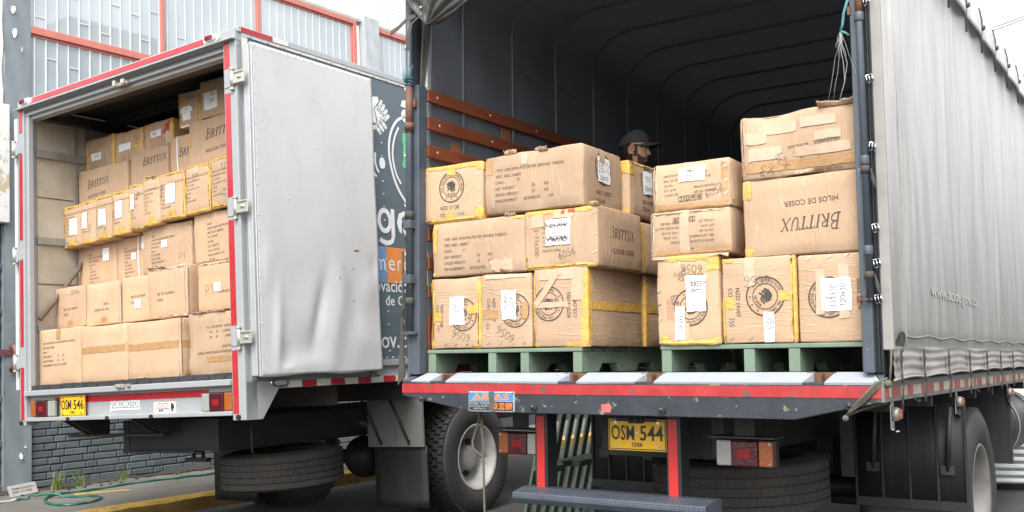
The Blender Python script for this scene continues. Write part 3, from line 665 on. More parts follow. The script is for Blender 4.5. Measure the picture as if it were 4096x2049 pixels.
g = G(); g.box(-2.47, -.33, -.0145, -.0122, 2.645, 2.685); g.build('reflective_strip', M['red_tape'], ta)
for xc in (-.235, -2.565):
    lp = bpy.data.objects.new('clearance_lamp', None); C.objects.link(lp); lp.parent = ta; lp.matrix_local = T(xc, -.012, 2.664)
    def oval(w, h, n=24): return [(w * math.copysign(abs(math.cos(2 * math.pi * k / n)) ** .6, math.cos(2 * math.pi * k / n)), h * math.sin(2 * math.pi * k / n)) for k in range(n)]
    q = G(); q.prism(oval(.082, .033), 'y', -.012, 0); q.build('base', M['vinyl_w'], lp, bevel=.004)
    q = G(); q.prism(oval(.058, .021), 'y', -.034, -.012); q.build('bezel', M['vinyl_w'], lp, bevel=.005)
    q = G()
    for k in range(4): q.tube([(-.04 + .006 * (k in (0, 3)), -.036, -.012 + .008 * k), (.04 - .006 * (k in (0, 3)), -.036, -.012 + .008 * k)], .0048, 6)
    q.build('red_lens', M['lens_r2'], lp)
g = G(); g.box(-1.36, -1.20, -.02, .0, 2.545, 2.57); g.box(-1.34, -1.31, -.05, -.02, 2.54, 2.585); g.box(-1.25, -1.21, -.045, -.02, 2.545, 2.58); g.build('latch_keeper', M['zinc'], ta, bevel=.003)
# bumper
g = G(); g.box(-2.604, -.131, -.03, .08, .236, .280); g.build('rail', M['silver'], ta, bevel=.006)
g = G(); g.box(-2.604, -.131, .03, .06, .060, .238); g.build('rear_panel', M['silver'], ta)
g = G(); g.box(-2.604, -.131, -.022, .08, .033, .064); g.build('rail', M['silver'], ta, bevel=.005)
g = G(); g.box(-2.255, -.415, .027, .0295, .168, .217); g.build('reflective_strip', M['red_tape'], ta)
g = G(); [g.cyl((x, -.036, .045), .015, .014, 'y', 10) for x in (-2.0, -1.50, -.98)]; g.build('rubber_stops', M['black'], ta)
g = G(); g.box(-1.36, -1.27, -.05, -.03, .262, .29); g.box(-1.35, -1.33, -.07, -.05, .268, .285); g.box(-1.24, -1.20, -.05, -.03, .268, .288); g.build('latch_keeper', M['zinc'], ta, bevel=.003)
tail_lamp(ta, -2.535, -2.205, .068, .192, .015, True); tail_lamp(ta, -.445, -.135, .066, .190, .015, False)
number_plate(ta, T(-2.14, -.003, .064) @ Matrix.Rotation(.0, 4, 'X'), 'OSM', '546', 'CHIA')
lg = bpy.data.objects.new('maker_logo', None); C.objects.link(lg); lg.parent = ta; lg.matrix_local = T(-1.545, .0295, .092)
decal_text('lettering', lg, 'YOKOMOTOR', M['vinyl_w'], (0, 0, 0), X3, Z3, .012, .024, .052, .355, .002, shear=.15, off=.02)
g = G(); g.add([(.0, -.002, -.008), (.03, -.002, .004), (.365, -.002, .006), (.372, -.002, .018), (.035, -.002, .016), (.028, -.002, .05), (.012, -.002, .05)], [(0, 1, 5, 6), (1, 2, 3, 4)]); g.build('underline', M['vinyl_w'], lg)
g = G(); g.add([(.105, -.002, .079), (.27, -.002, .079), (.275, -.002, .090), (.11, -.002, .090)], [(0, 1, 2, 3)]); g.build('red_dash', M['vinyl_o'], lg)
st = bpy.data.objects.new('body_maker_plate', None); C.objects.link(st); st.parent = ta; st.matrix_local = T(-1.02, .0275, .062)
g = G(); g.box(0, .25, 0, .003, 0, .085); g.build('plate', M['sign_wh'], st, bevel=.004)
g = G(); [g.box(a, b, -.001, 0, c, d) for a, b, c, d in ((0, .25, 0, .003), (0, .25, .082, .085), (0, .003, .003, .082), (.247, .25, .003, .082))]; g.build('border', M['sign_or'], st)
decal_text('lettering', st, 'CARROCERIAS', M['sign_bk'], (0, 0, 0), X3, Z3, .028, .066, .009, .15, .002, off=.015)
decal_text('lettering', st, "D'CARGA", M['sign_or'], (0, 0, 0), X3, Z3, .028, .048, .015, .15, .002, off=.015)
g = G(); g.box(.03, .18, -.0015, -.0005, .0425, .0445); g.box(.028, .20, -.0015, -.0005, .025, .028); g.box(.028, .18, -.0015, -.0005, .033, .037)
for x in (.07, .095, .21): g.cyl((x, -.0016, .020), .010, .001, 'y', 12)
g.add([(.192, -.0015, .03), (.235, -.0015, .03), (.232, -.0015, .055), (.215, -.0015, .072), (.195, -.0015, .072)], [(0, 1, 2, 3, 4)]); g.build('truck_drawing', M['sign_bk'], st)
# right flank: skirt, rail, trim
g = G(); g.prism([(0, .0), (.139, -.003), (.292, .199), (LA, .199), (LA, .255), (.0, .255)], 'x', -.03, .0); o = g.build('skirt', M['silver'], ta, bevel=.003)
y = .375; k = 0
while y < LA - .2:
    d = .135 if k == 0 else .1455
    t = G(); t.box(.0006, .0026, y, y + d - .001, .2015, .249); t.build('reflective_strip', M['wtape'] if k % 2 == 0 else M['red_tape'], o); y += d; k += 1
g = G(); g.box(-.04, -.012, .1, LA, .25, .327); g.build('side_channel', M['silver'], ta)
g = G(); g.box(-.04, .010, .1, LA, .327, .376); g.build('side_rail', M['alu'], ta, bevel=.004)
g = G(); g.box(-.04, .006, .04, LA, 2.646, 2.668); g.build('top_trim', M['wtape'], ta, bevel=.002)
g = G(); g.box(-.035, .012, .0, LA, 2.668, 2.712); o = g.build('top_rail', M['alu'], ta, bevel=.005)
t = G(); t.box(.0125, .0145, .03, .32, 2.672, 2.706); t.build('reflective_strip', M['red_tape'], o)
t = G(); t.box(.0125, .0145, .325, .47, 2.672, 2.706); t.build('reflective_strip', M['wtape'], o)
g = G(); g.box(-.03, .004, .04, .095, .26, 2.645); o = g.build('corner_trim', M['alu'], ta, bevel=.002)
for a, b, m in ((2.42, 2.64, 'wtape'), (2.27, 2.42, 'red_tape'), (2.185, 2.265, 'red_tape'), (.30, 2.16, 'galv')):
    t = G(); t.box(.0046, .0066, .045, .09, a, b); t.build('reflective_strip', M[m], o)
g = G()
for k in range(30): g.ball((.006, .12 + .16 * k, 2.657), .0085, 5)
for k in range(20): g.ball((.0, 1.475, .44 + .105 * k), .0085, 5)
for k in range(30): g.ball((.0, 1.36 + .075 * k, .388), .009, 5)
for k in range(22): g.ball((.006, .108, .36 + .105 * k), .006, 5)
g.build('rivets', M['alu'], ta)
# side lamp
lp = bpy.data.objects.new('side_lamp', None); C.objects.link(lp); lp.parent = ta; lp.matrix_local = T(0, .29, .238)
def ovy(w, h, n=28): return [(w * math.copysign(abs(math.cos(2 * math.pi * k / n)) ** .7, math.cos(2 * math.pi * k / n)), h * math.copysign(abs(math.sin(2 * math.pi * k / n)) ** .85, math.sin(2 * math.pi * k / n))) for k in range(n)]
g = G(); g.prism(ovy(.084, .030), 'x', 0, .02); g.build('bezel', M['chrome'], lp, bevel=.009)
g = G(); g.prism(ovy(.058, .018), 'x', .02, .026); g.build('lens', M['lens_c'], lp, bevel=.004)
g = G(); [g.ball((.026, -.042 + .017 * i, -.008 + .008 * j), .0045, 4) for i in range(6) for j in range(3)]; g.build('leds', M['sign_gy'], lp)
# vinyl graphics on the slate panel
SO = (-.002, 0, 0)
def vin(name, polys, m, off=.0025): return plane_poly(name, ta, polys, M[m], SO, Y3, Z3, off)
def rib(pts, w, k=6): return ribbon2(smooth2(pts, k), w)
def blob(cy, cz, ry, rz_, n=20): return ([(cy + ry * math.cos(2 * math.pi * k / n), cz + rz_ * math.sin(2 * math.pi * k / n)) for k in range(n)], [tuple(range(n))])
def sau(pts, w):   # round-ended stroke
    r = [ribbon2(pts, w)]; r += [blob(*pts[0], w / 2, w / 2, 10), blob(*pts[-1], w / 2, w / 2, 10)]; return r
hp = [([(1.33, 2.44), (1.40, 2.49), (1.455, 2.498), (1.463, 2.462), (1.395, 2.385), (1.42, 2.32), (1.425, 2.285), (1.405, 2.268), (1.375, 2.285), (1.35, 2.34), (1.33, 2.36)], [tuple(range(11))]),
      ([(1.405, 2.385), (1.445, 2.425), (1.49, 2.40), (1.53, 2.372), (1.555, 2.345), (1.525, 2.318), (1.50, 2.325), (1.48, 2.30), (1.46, 2.305), (1.445, 2.275), (1.425, 2.265), (1.417, 2.24), (1.40, 2.215), (1.33, 2.24), (1.33, 2.32), (1.36, 2.29), (1.385, 2.252), (1.42, 2.262), (1.438, 2.30)], [tuple(range(19))])]
hp += [q for a, b in (((1.45, 2.39), (1.495, 2.465)), ((1.48, 2.37), (1.525, 2.435)), ((1.51, 2.35), (1.553, 2.40)), ((1.535, 2.325), (1.575, 2.36))) for q in sau([a, b], .032)]
hp += [q for a, b in (((1.425, 2.245), (1.465, 2.205)), ((1.455, 2.275), (1.500, 2.232)), ((1.49, 2.30), (1.535, 2.262))) for q in sau([a, b], .034)]
vin('hand_emblem', hp, 'vinyl_w')
vin('ring_emblem', [rib([(1.80, 2.395), (1.70, 2.355), (1.62, 2.27), (1.575, 2.16), (1.565, 2.04), (1.59, 1.92), (1.64, 1.80), (1.72, 1.70), (1.82, 1.62)], .024), rib([(1.70, 2.29), (1.645, 2.20), (1.612, 2.09), (1.615, 1.98), (1.65, 1.88), (1.70, 1.815)], .02)] + [blob(1.79, 2.40, .05, .055), ([(1.735, 2.475), (1.76, 2.53), (1.85, 2.54), (1.85, 2.45), (1.80, 2.47)], [(0, 1, 2, 3, 4)])], 'vinyl_w')
vin('green_emblem', [([(1.745, 2.25), (1.90, 2.26), (1.90, 1.96), (1.735, 1.955), (1.725, 1.975), (1.745, 2.03), (1.735, 2.08), (1.75, 2.13), (1.74, 2.18)], [tuple(range(9))])], 'vinyl_g')
vin('wave_emblem', [rib([(1.395, 2.03), (1.39, 1.96), (1.405, 1.91), (1.43, 1.875)], .022), rib([(1.335, 2.0), (1.345, 1.92), (1.375, 1.86), (1.40, 1.835)], .022), blob(1.475, 1.955, .036, .050)], 'vinyl_w')
def dt(s, m, y, z, h, w=None, **k): return decal_text('lettering', ta, s, M[m], SO, Y3, Z3, y, z, h, w, .003, **k)
vin('blue_band', [([(1.0, 1.275), (1.478, 1.275), (1.478, .985), (1.0, .985)], [(0, 1, 2, 3)])], 'vinyl_b', .0022)
vin('orange_band', [([(1.479, 1.275), (2.05, 1.275), (2.05, .985), (1.479, .985)], [(0, 1, 2, 3)])], 'vinyl_o', .0022)
dt('A', 'vinyl_w', 1.110, 1.385, .30, .275, off=.012); vin('letter_g', [rib([(1.475 + .068 * math.cos(a), 1.487 + .083 * math.sin(a)) for a in lin(0, 6.2832, 17)], .040, 2), ribbon2([(1.575, 1.589), (1.575, 1.36)], .044), rib([(1.575, 1.37), (1.555, 1.325), (1.50, 1.308), (1.44, 1.318), (1.41, 1.335)], .038)], 'vinyl_w', .003); dt('e', 'vinyl_w', 1.626, 1.376, .214, .20, off=.012)
dt('m', 'vinyl_w', 1.352, 1.085, .09, .112); dt('e', 'vinyl_w', 1.503, 1.085, .09, .075); dt('r', 'vinyl_w', 1.611, 1.085, .09, .045); dt('c', 'vinyl_w', 1.688, 1.085, .09, .072)
dt('ovación', 'vinyl_w', 1.325, .912, .095, .41, off=.01); dt('de C', 'vinyl_w', 1.447, .803, .082, .225, off=.01); dt('ov.c', 'vinyl_w', 1.378, .463, .093, .30, off=.006)
# interior of the van body
g = G(); g.box(-2.65, -2.602, .1, LA - .05, .30, 2.6); g.build('inner_lining', M['ply'], ta)
for z0, z1 in ((2.222, 2.285), (1.487, 1.550), (.765, .808)):
    g = G(); g.prism([(-2.602, z0), (-2.575, z0), (-2.575, z1), (-2.602, z1)], 'y', .09, LA - .06); g.build('wall_rail', M['galv'], ta, bevel=.003)
for z0 in (1.885, 1.155, 1.52):
    g = G(); g.box(-2.602, -2.598, .1, LA - .06, z0, z0 + .006); g.build('panel_seam', M['black'], ta)
for y0 in (.43, 1.5, 2.6):
    g = G(); g.box(-2.602, -2.585, y0, y0 + .035, .3, 2.55); g.box(-2.602, -2.58, y0 + .10, y0 + .125, .3, 2.55); g.build('wall_post', M['galv'], ta, bevel=.003)
for y0 in (.22, .75, 1.35, 2.0, 2.7):
    g = G(); g.box(-2.6, -.05, y0, y0 + .07, 2.58, 2.67); g.box(-2.6, -.05, y0 - .03, y0, 2.60, 2.605); g.build('roof_beam', M['steel'], ta, bevel=.004)
g = G(); g.box(-2.6, -2.52, .1, LA - .1, 2.54, 2.62); g.build('roof_side_rail', M['steel'], ta)
# folded back rear door, dented sheet
door = bpy.data.objects.new('rear_door', None); C.objects.link(door); door.parent = ta; door.matrix_local = Matrix()
g = G(); g.box(.030, .052, .022, 1.26, .29, 2.57); [g.box(.052, .088, a, b, c, d) for a, b, c, d in ((.022, .05, .29, 2.57), (1.262, 1.272, .29, 2.57), (.05, 1.262, .288, .296), (.05, 1.262, 2.575, 2.583))]; g.build('frame', M['alu'], door, bevel=.004)
def dent(y, z):
    d = 0
    def bump(cy, cz, sy, sz, a, rot=0):
        q, w = y - cy, z - cz; q, w = q * math.cos(rot) - w * math.sin(rot), q * math.sin(rot) + w * math.cos(rot)
        return a * math.exp(-(q / sy) ** 2 - (w / sz) ** 2)
    for b in ((.62, .72, .05, .24, -.026, .25), (.78, .62, .09, .30, .022, .2), (.98, .80, .07, .22, -.020, -.35), (.86, .95, .07, .18, .014, -.2), (.22, .60, .04, .28, .020, .05), (.30, .42, .07, .1, -.014), (1.16, .92, .08, .14, .014),
              (1.22, 1.08, .05, .08, -.013), (.14, 1.05, .06, .16, .010), (.3, 1.25, .12, .25, -.007), (.75, 1.3, .3, .25, .006), (.42, .95, .11, .22, -.010), (.5, .36, .12, .06, .012), (1.05, .5, .12, .14, .012), (.55, .48, .16, .13, -.014), (.3, .33, .05, .03, .014), (.95, 2.0, .4, .4, .004), (.3, 2.1, .2, .5, -.004)):
        d += .72 * bump(*b)
    e = min(1, (y - .05) / .06, (1.275 - y) / .05, (z - .288) / .035, (2.595 - z) / .06)
    return .090 + max(0, e) * d
g = G(); g.grid(lambda y, z: (dent(y, z), y + .004 * math.sin(z * 6) * (y > 1.25), z - .008 * math.sin(y * 9) * (z < .3)), lin(.052, 1.275, 62), lin(.286, 2.587, 116)); g.build('door_sheet', M['white'], door, solid=.003)
g = G(); g.prism([(.082, .035), (.093, .048), (.093, .056), (.082, .052)], 'z', .287, 2.585); g.build('edge_strip', M['alu'], door)
g = G()
for k in range(16): [g.ball((.0915, .075 + .078 * k, z), .005, 4) for z in (.31, 2.567)]
for k in range(22): [g.ball((.0915, y, .32 + .106 * k), .005, 4) for y in (.066, 1.258)]
for k in range(6): g.ball((dent(.12 + .2 * k, .52) + .001, .12 + .2 * k, .52), .005, 4)
for k in range(3): g.ball((dent(.35 + .3 * k, 1.93) + .001, .35 + .3 * k, 1.93), .006, 4); g.ball((dent(.35 + .3 * k, 1.52) + .001, .35 + .3 * k, 1.52), .006, 4)
g.build('rivets', M['alu'], door)
g = G()
for yy, zz, w_, h_ in ((1.03, 1.20, .055, .012), (.88, 1.06, .012, .010), (.99, 1.06, .010, .014), (.83, .98, .006, .02), (1.0, .82, .008, .012)):
    g.grid(lambda u, v: (dent(yy + u, zz + v) + .0025, yy + u, zz + v), lin(-w_ / 2, w_ / 2, 4), lin(-h_ / 2, h_ / 2, 4))
g.build('scuff_marks', M['rust'], door)
g = G(); g.box(.06, .10, 1.16, 1.20, .26, .288); g.box(.05, .11, 1.14, 1.22, .245, .262); g.build('door_catch', M['black'], door, bevel=.004)
for z in (2.335, 1.437, .552):
    h = bpy.data.objects.new('hinge', None); C.objects.link(h); h.parent = ta; h.matrix_local = T(-.035, -.02, z)
    q = G(); q.tube([(0, 0, -.065), (0, 0, .065)], .014, 10); q.cyl((0, 0, -.078), .019, .013, 'z', 10); q.cyl((0, 0, .065), .019, .012, 'z', 10); q.build('knuckle', M['zinc'], h)
    q = G(); q.box(-.085, -.005, .005, .009, -.052, .052); q.build('leaf', M['silver'], h, bevel=.003)
    q = G(); q.box(.0, .125, -.004, .003, -.045, .045); q.box(.02, .12, -.012, -.004, -.043, -.03); q.box(.02, .12, -.012, -.004, .03, .043); q.build('strap', M['zinc'], h, bevel=.004)
    q = G(); q.ball((.075, -.006, .0), .015, 6, 0, (1.5, .6, .8)); q.build('stud', M['zinc'], h)
    h = bpy.data.objects.new('hinge', None); C.objects.link(h); h.parent = ta; h.matrix_local = T(-2.745, -.015, z - .04)
    q = G(); q.tube([(0, 0, -.06), (0, 0, .06)], .018, 10); q.cyl((0, 0, -.07), .02, .01, 'z', 10); q.cyl((0, 0, .06), .02, .01, 'z', 10); q.build('knuckle', M['zinc'], h)
    q = G(); q.box(.0, .05, .0, .006, -.055, .055); q.box(.05, .105, .0, .008, -.045, .04); q.build('leaf', M['silver'], h, bevel=.003)
g = G(); g.box(-2.80, -2.755, .02, 1.26, .29, 2.57); g.build('rear_door', M['white'], ta, bevel=.004)
# underside
for x in (-.80, -1.87):
    g = G(); g.box(x - .035, x + .035, .39, LA + 1.2, -.245, .0); g.box(x - .035, x + .06, .38, LA, -.25, -.235); o = g.build('chassis_rail', M['steel'], ta, bevel=.006)
    q = G()
    for k in range(26):
        for zz in (-.045, -.20): q.cyl((x + .0352, .45 + .075 * k, zz), .008, .002, 'x', 8)
    q.build('bolt_holes', M['black'], o)
g = G(); g.box(-1.86, -.80, .40, .44, -.24, .0); g.box(-1.86, -1.0, .36, .44, -.255, -.235); g.build('rear_crossmember', M['black'], ta)
for y0 in (.9, 1.7, 2.4, 3.2, 4.0): 
    g = G(); g.box(-2.60, -.08, y0, y0 + .05, .05, .20); g.build('floor_bearer', M['steel'], ta)
g = G(); g.box(-2.62, -.08, .1, LA, .2, .232); g.build('underfloor', M['steel'], ta)
g = G(); g.tube([(-2.44, .30, -.105), (-1.225, .30, -.098)], .004, 4); g.prism([(.25, -.115), (.33, -.115), (.33, -.095), (.25, -.098)], 'x', -2.44, -1.225); g.build('step_bar', M['steel'], ta)
for xc in (-2.15, -1.28):
    g = G(); g.prism([(.26, -.098), (.40, -.098), (.40, .03), (.05, .03)], 'x', xc - .055, xc - .045); g.prism([(.26, -.098), (.40, -.098), (.40, .03), (.05, .03)], 'x', xc + .045, xc + .055); g.box(xc - .06, xc + .06, .36, .40, -.098, .03); g.build('step_bracket', M['steel'], ta)
g = G(); g.box(-1.35, -1.10, .55, .60, -.34, -.31); g.box(-1.28, -1.26, .56, .58, -.32, -.2); g.box(-1.17, -1.15, .56, .58, -.32, -.2); g.build('hook_bracket', M['steel'], ta)
g = G(); g.tube([(-.58, .55, -.02), (-.58, .55, -.265), (-.60, .60, -.28)], .009, 6); g.build('spare_hanger', M['steel'], ta)
flat_wheel('spare_wheel', ta, T(-.83, 1.08, -.43) @ Matrix.Rotation(.03, 4, 'X'), .48, .27, M['tyre_d'])
for xr, nm in ((-.02, 0), (-.31, 1), (-2.67 + .27, 2), (-2.67 + .56, 3)):
    wheel('wheel', ta, T(xr, 2.62, -.503), .495, .25, True)
g = G(); g.tube([(-2.4, 2.62, -.5), (-.4, 2.62, -.5)], .07, 12); g.ball((-1.35, 2.62, -.5), .2, 10); g.build('axle', M['steel'], ta)
for x in (-.62, -2.1):
    g = G(); g.tube([(x, 1.75, -.12), (x, 2.2, -.26), (x, 2.62, -.31), (x, 3.1, -.26), (x, 3.5, -.12)], .035, 8); g.build('leaf_spring', M['steel'], ta)
mg = G(); mg.box(-.595, .0, 1.85, 1.856, -.345, .19); mg.box(-.30, -.29, 1.842, 1.85, -.345, .19); mg.box(-.598, -.588, 1.84, 1.85, -.345, .19); mg.box(-.008, .002, 1.84, 1.86, -.345, .19); mg.build('mudguard_panel', M['guard'], ta)
for xa in (-.46, -.155):
    g = G(); g.tube([(xa - .22, 1.80, .17), (xa, 1.835, -.30)], .010, 6); g.box(xa - .012, xa + .012, 1.835, 1.848, -.325, -.29); g.build('stay_rod', M['black'], ta)
for x0, x1, zt in ((-.57, .0, -.340), (-2.62, -2.03, -.34)):
    g = G(); g.grid(lambda u, v: (u, 1.885 + .012 * math.sin(u * 7) * (-.3 - v), v), lin(x0, x1, 8), lin(-.845, zt, 8)); g.build('mud_flap', M['flap'], ta, solid=.01)

# ================================================================= canvas covered lorry (frame B: x right, y forward, z up; right end of the rear red strip = 0)
LB, WB = 5.3, 2.60
tb = thing('canvas_truck', 'black stake truck with a grey canvas cover, open rear and red striped beam', 'truck', FB)
g = G(); g.box(-2.55, -.03, .085, LB, .06, .1075); g.build('bed_floor', M['steel'], tb)
# rear beam
bp_ = [(-2.597, .066), (-2.597, -.015), (-2.11, -.097), (-.367, -.097), (.004, -.015), (.004, .066)]
g = G(); g.prism(bp_, 'y', .0, .085); o = g.build('rear_beam', M['beam'], tb, bevel=.004)
g = G(); g.box(-2.597, .0, -.0025, -.0005, .0, .050); g.build('reflective_strip', M['red_worn'], o)
g = G(); g.box(-2.597, -2.18, -.0032, -.0026, .004, .036); g.build('old_strip', M['red_worn'], o)
g = G(); g.box(-1.325, -1.275, -.002, -.0005, -.083, -.045); g.build('reflector_patch', M['pinkref'], o)
g = G(); [g.cyl((x, -.014, -.03 if i in (0, 3) else -.065), .020, .014, 'y', 12) for i, x in enumerate((-2.45, -1.72, -1.0, -.13))]; [g.ball((x, -.014, -.03 if i in (0, 3) else -.065), .013, 5) for i, x in enumerate((-2.45, -1.72, -1.0, -.13))]; g.build('bolts', M['beam'], o)
# whitish bevel with stake pockets
xs = [(-2.50, -2.37), (-2.277, -1.547), (-1.452, -1.113), (-1.027, -.302), (-.214, -.02)]
for i, (a, b) in enumerate(xs):
    la, lb_ = (.0, .035) if i else (.0, .035)
    sk = .028
    g = G(); pl_ = [(a - (0 if i == 0 else sk * .5), .0, .0665), (b - sk, .0, .0665), (b + .006, .08, .1085), (a + (.02 if i == 0 else .006), .08, .1085)]
    if i == 0: pl_[0] = (-2.535, 0, .0665)
    if i == 4: pl_ = [(a - .02, 0, .0665), (.0, 0, .0665), (-.052, .08, .1085), (a + .006, .08, .1085)]
    g.add(pl_ + [(p[0], p[1], .055) for p in pl_], [(0, 1, 2, 3), (4, 5, 1, 0), (3, 2, 6, 7), (0, 3, 7, 4), (1, 5, 6, 2)]); g.build('sill_plate', M['bev'], tb)
g = G(); g.add([(-2.597, .0, .0662), (-2.545, .0, .0662), (-2.51, .085, .109), (-2.58, .085, .109)], [(0, 1, 2, 3)]); g.build('sill_corner', M['post'], tb); g = G(); g.add([(.002, .0, .0662), (-.048, .085, .109), (.004, .085, .109)], [(0, 2, 1)]); g.build('sill_corner', M['post'], tb)
for a in (-2.37, -1.547, -1.113, -.302):
    g = G(); g.box(a - .03, a + .10, .07, .083, .062, .107); g.box(a + .035, a + .05, .02, .07, .062, .1); g.build('stake_pocket', M['rust'], tb)
# maker sign
sg = bpy.data.objects.new('maker_sign', None); C.objects.link(sg); sg.parent = tb; sg.matrix_local = T(-2.13, -.006, -.094)
g = G(); g.box(0, .295, -.002, .006, 0, .106); g.build('frame', M['alu'], sg, bevel=.003)
g = G(); g.box(.006, .289, -.003, -.0018, .058, .100); g.build('blue_field', M['sign_bl'], sg)
g = G(); g.box(.006, .289, -.003, -.0018, .006, .054); g.build('black_field', M['sign_bk'], sg)
def serif(s, x, z, h, w):
    decal_text('lettering', sg, s, M['sign_or'], (0, -.003, 0), X3, Z3, x, z, h, w, .001, off=.02)
    q = G()
    n = len(s)
    for k in range(n):
        for zz in (z, z + h - .003): q.add([(x + w * (k + .02) / n, -.0042, zz), (x + w * (k + .98) / n, -.0042, zz), (x + w * (k + .98) / n, -.0042, zz + .003), (x + w * (k + .02) / n, -.0042, zz + .003)], [(0, 1, 2, 3)]) if s[k] in 'AR' and zz == z else None
    q.build('serifs', M['sign_or'], sg)
serif('ARIAS', .025, .062, .033, .24)
for s, z, w, x in (('ESTACAS Y FURGONES', .040, .135, .010), ('Calle 20 Sur No.29C-7', .026, .130, .010), ('BOGOTÁ, D.C.', .011, .082, .036)):
    decal_text('lettering', sg, s, M['sign_gy'], (0, -.003, 0), X3, Z3, x, z, .011 if 'Á' not in s else .012, w, .001, off=.01)
decal_text('lettering', sg, 'PBX: 202 0899', M['sign_or'], (0, -.003, 0), X3, Z3, .153, .012, .036, .130, .001, off=.015)
g = G(); g.add([(.138, -.0055, .0), (.172, -.0055, .0), (.168, -.0055, .106), (.136, -.0055, .106)], [(0, 1, 2, 3)]); g.build('tape_remnant', M['strap_g'], sg)
g = G(); [g.cyl((a, -.006, b), .005, .004, 'y', 8) for a in (.006, .147, .289) for b in (.006, .100)]; g.build('bolts', M['chrome'], sg)
# rear posts
g = G(); g.box(-2.585, -2.505, .035, .11, .1, 1.752); g.box(-2.585, -2.572, .03, .12, .06, 2.75); o = g.build('rear_post', M['post'], tb, bevel=.004)
g = G(); g.tube([(-2.556, .012, .34), (-2.556, .012, 2.75)], .020, 12); g.build('post_tube', M['post'], tb)
g = G(); g.tube([(-2.556, .012, 1.47), (-2.556, .012, 1.74)], .0212, 12); g.tube([(-2.556, .012, 1.49), (-2.556, .012, 1.53)], .027, 12); g.box(-2.53, -2.515, .015, .035, 1.62, 1.67); g.build('tube_collar', M['rust'], tb)
for z in (.92, .61): g = G(); g.box(-2.582, -2.53, -.012, .04, z, z + .05); g.build('tube_bracket', M['post'], tb, bevel=.004)
g = G(); g.box(-2.585, -2.51, -.01, .05, .325, .34); g.build('post_stop', M['post'], tb)
g = G(); g.prism([(-2.65, .04), (-2.60, .09), (-2.61, .42), (-2.625, .42)], 'y', .02, .03); g.tube([(-2.625, .03, .1), (-2.615, .03, .55), (-2.62, .03, .8)], .008, 6); g.build('tie_strap', M['strap'], tb)
g = G(); g.box(-.075, -.028, .02, .115, .105, 2.75); g.build('rear_post', M['post'], tb, bevel=.004)
g = G(); g.box(-.028, .004, .06, .11, .105, 2.75); g.box(-.016, -.010, .045, .062, .105, 2.75); g.box(-.002, .004, .045, .062, .105, 2.75); g.build('seal_channel', M['black'], tb, bevel=.002)
g = G(); g.tube([(-.032, .008, .405), (-.032, .008, 2.75)], .015, 12); g.build('post_tube', M['post'], tb)
g = G(); g.tube([(-.032, .008, 1.635), (-.032, .008, 1.80)], .0158, 12); g.build('tube_rust', M['rust'], tb)
for z in (1.61, .985, .60): g = G(); g.tube([(-.032, .008, z), (-.032, .008, z + .04)], .020, 12); g.box(-.05, -.02, .008, .03, z, z + .035); g.build('tube_bracket', M['post'], tb, bevel=.003)
g = G(); g.box(-.085, -.068, .0, .03, .40, .43); g.box(-.07, -.02, -.006, .0, .41, .417); g.build('post_latch', M['rust'], tb)
g = G(); g.box(-.082, -.068, .012, .04, 1.65, 1.685); g.build('post_hook', M['rust'], tb)
for z in (.95, .50):
    g = G(); g.tube([(-.032, .008, z), (-.032, .008, z + .03)], .0185, 10); g.grid(lambda u, v: (-.012 + .022 * u, .012 - .012 * math.sin(u * 3), z + .02 - .055 * u * u - v * .05), lin(0, 1, 6), lin(0, 1, 5)); g.build('tie_strap', M['strap'], tb, solid=.003)
for z in (.98, .49):
    g = G(); g.tube([(-2.556, .012, z), (-2.556, .012, z + .04)], .024, 10); g.grid(lambda u, v: (-2.572 - .028 * math.sin(u * 3.1), .0, z + .03 - .13 * u - v * .03), lin(0, 1, 8), lin(0, 1, 4)); g.build('tie_strap', M['strap'], tb, solid=.004)
def buckle(x, y, z, tilt=0):
    q = G(); a, b = .013, .018
    q.tube([(-a, 0, -b), (a, 0, -b), (a, 0, b), (-a, 0, b)], .0028, 6, closed=True); q.tube([(0, 0, -b), (0, 0, b)], .0025, 6); q.tube([(0, 0, 0), (a + .006, -.003, 0)], .0022, 6)
    q.build('buckle', M['chrome'], tb, T(x, y, z) @ Matrix.Rotation(tilt, 4, 'Y'))
for z in (1.70, 1.36, 1.065, .715, .565, .415): buckle(-.004, .03, z, rnd.uniform(-.2, .2))
for z in (1.98, 1.735, 1.35, 1.06, .78, .60): buckle(-2.588, .03, z, rnd.uniform(-.25, .25))
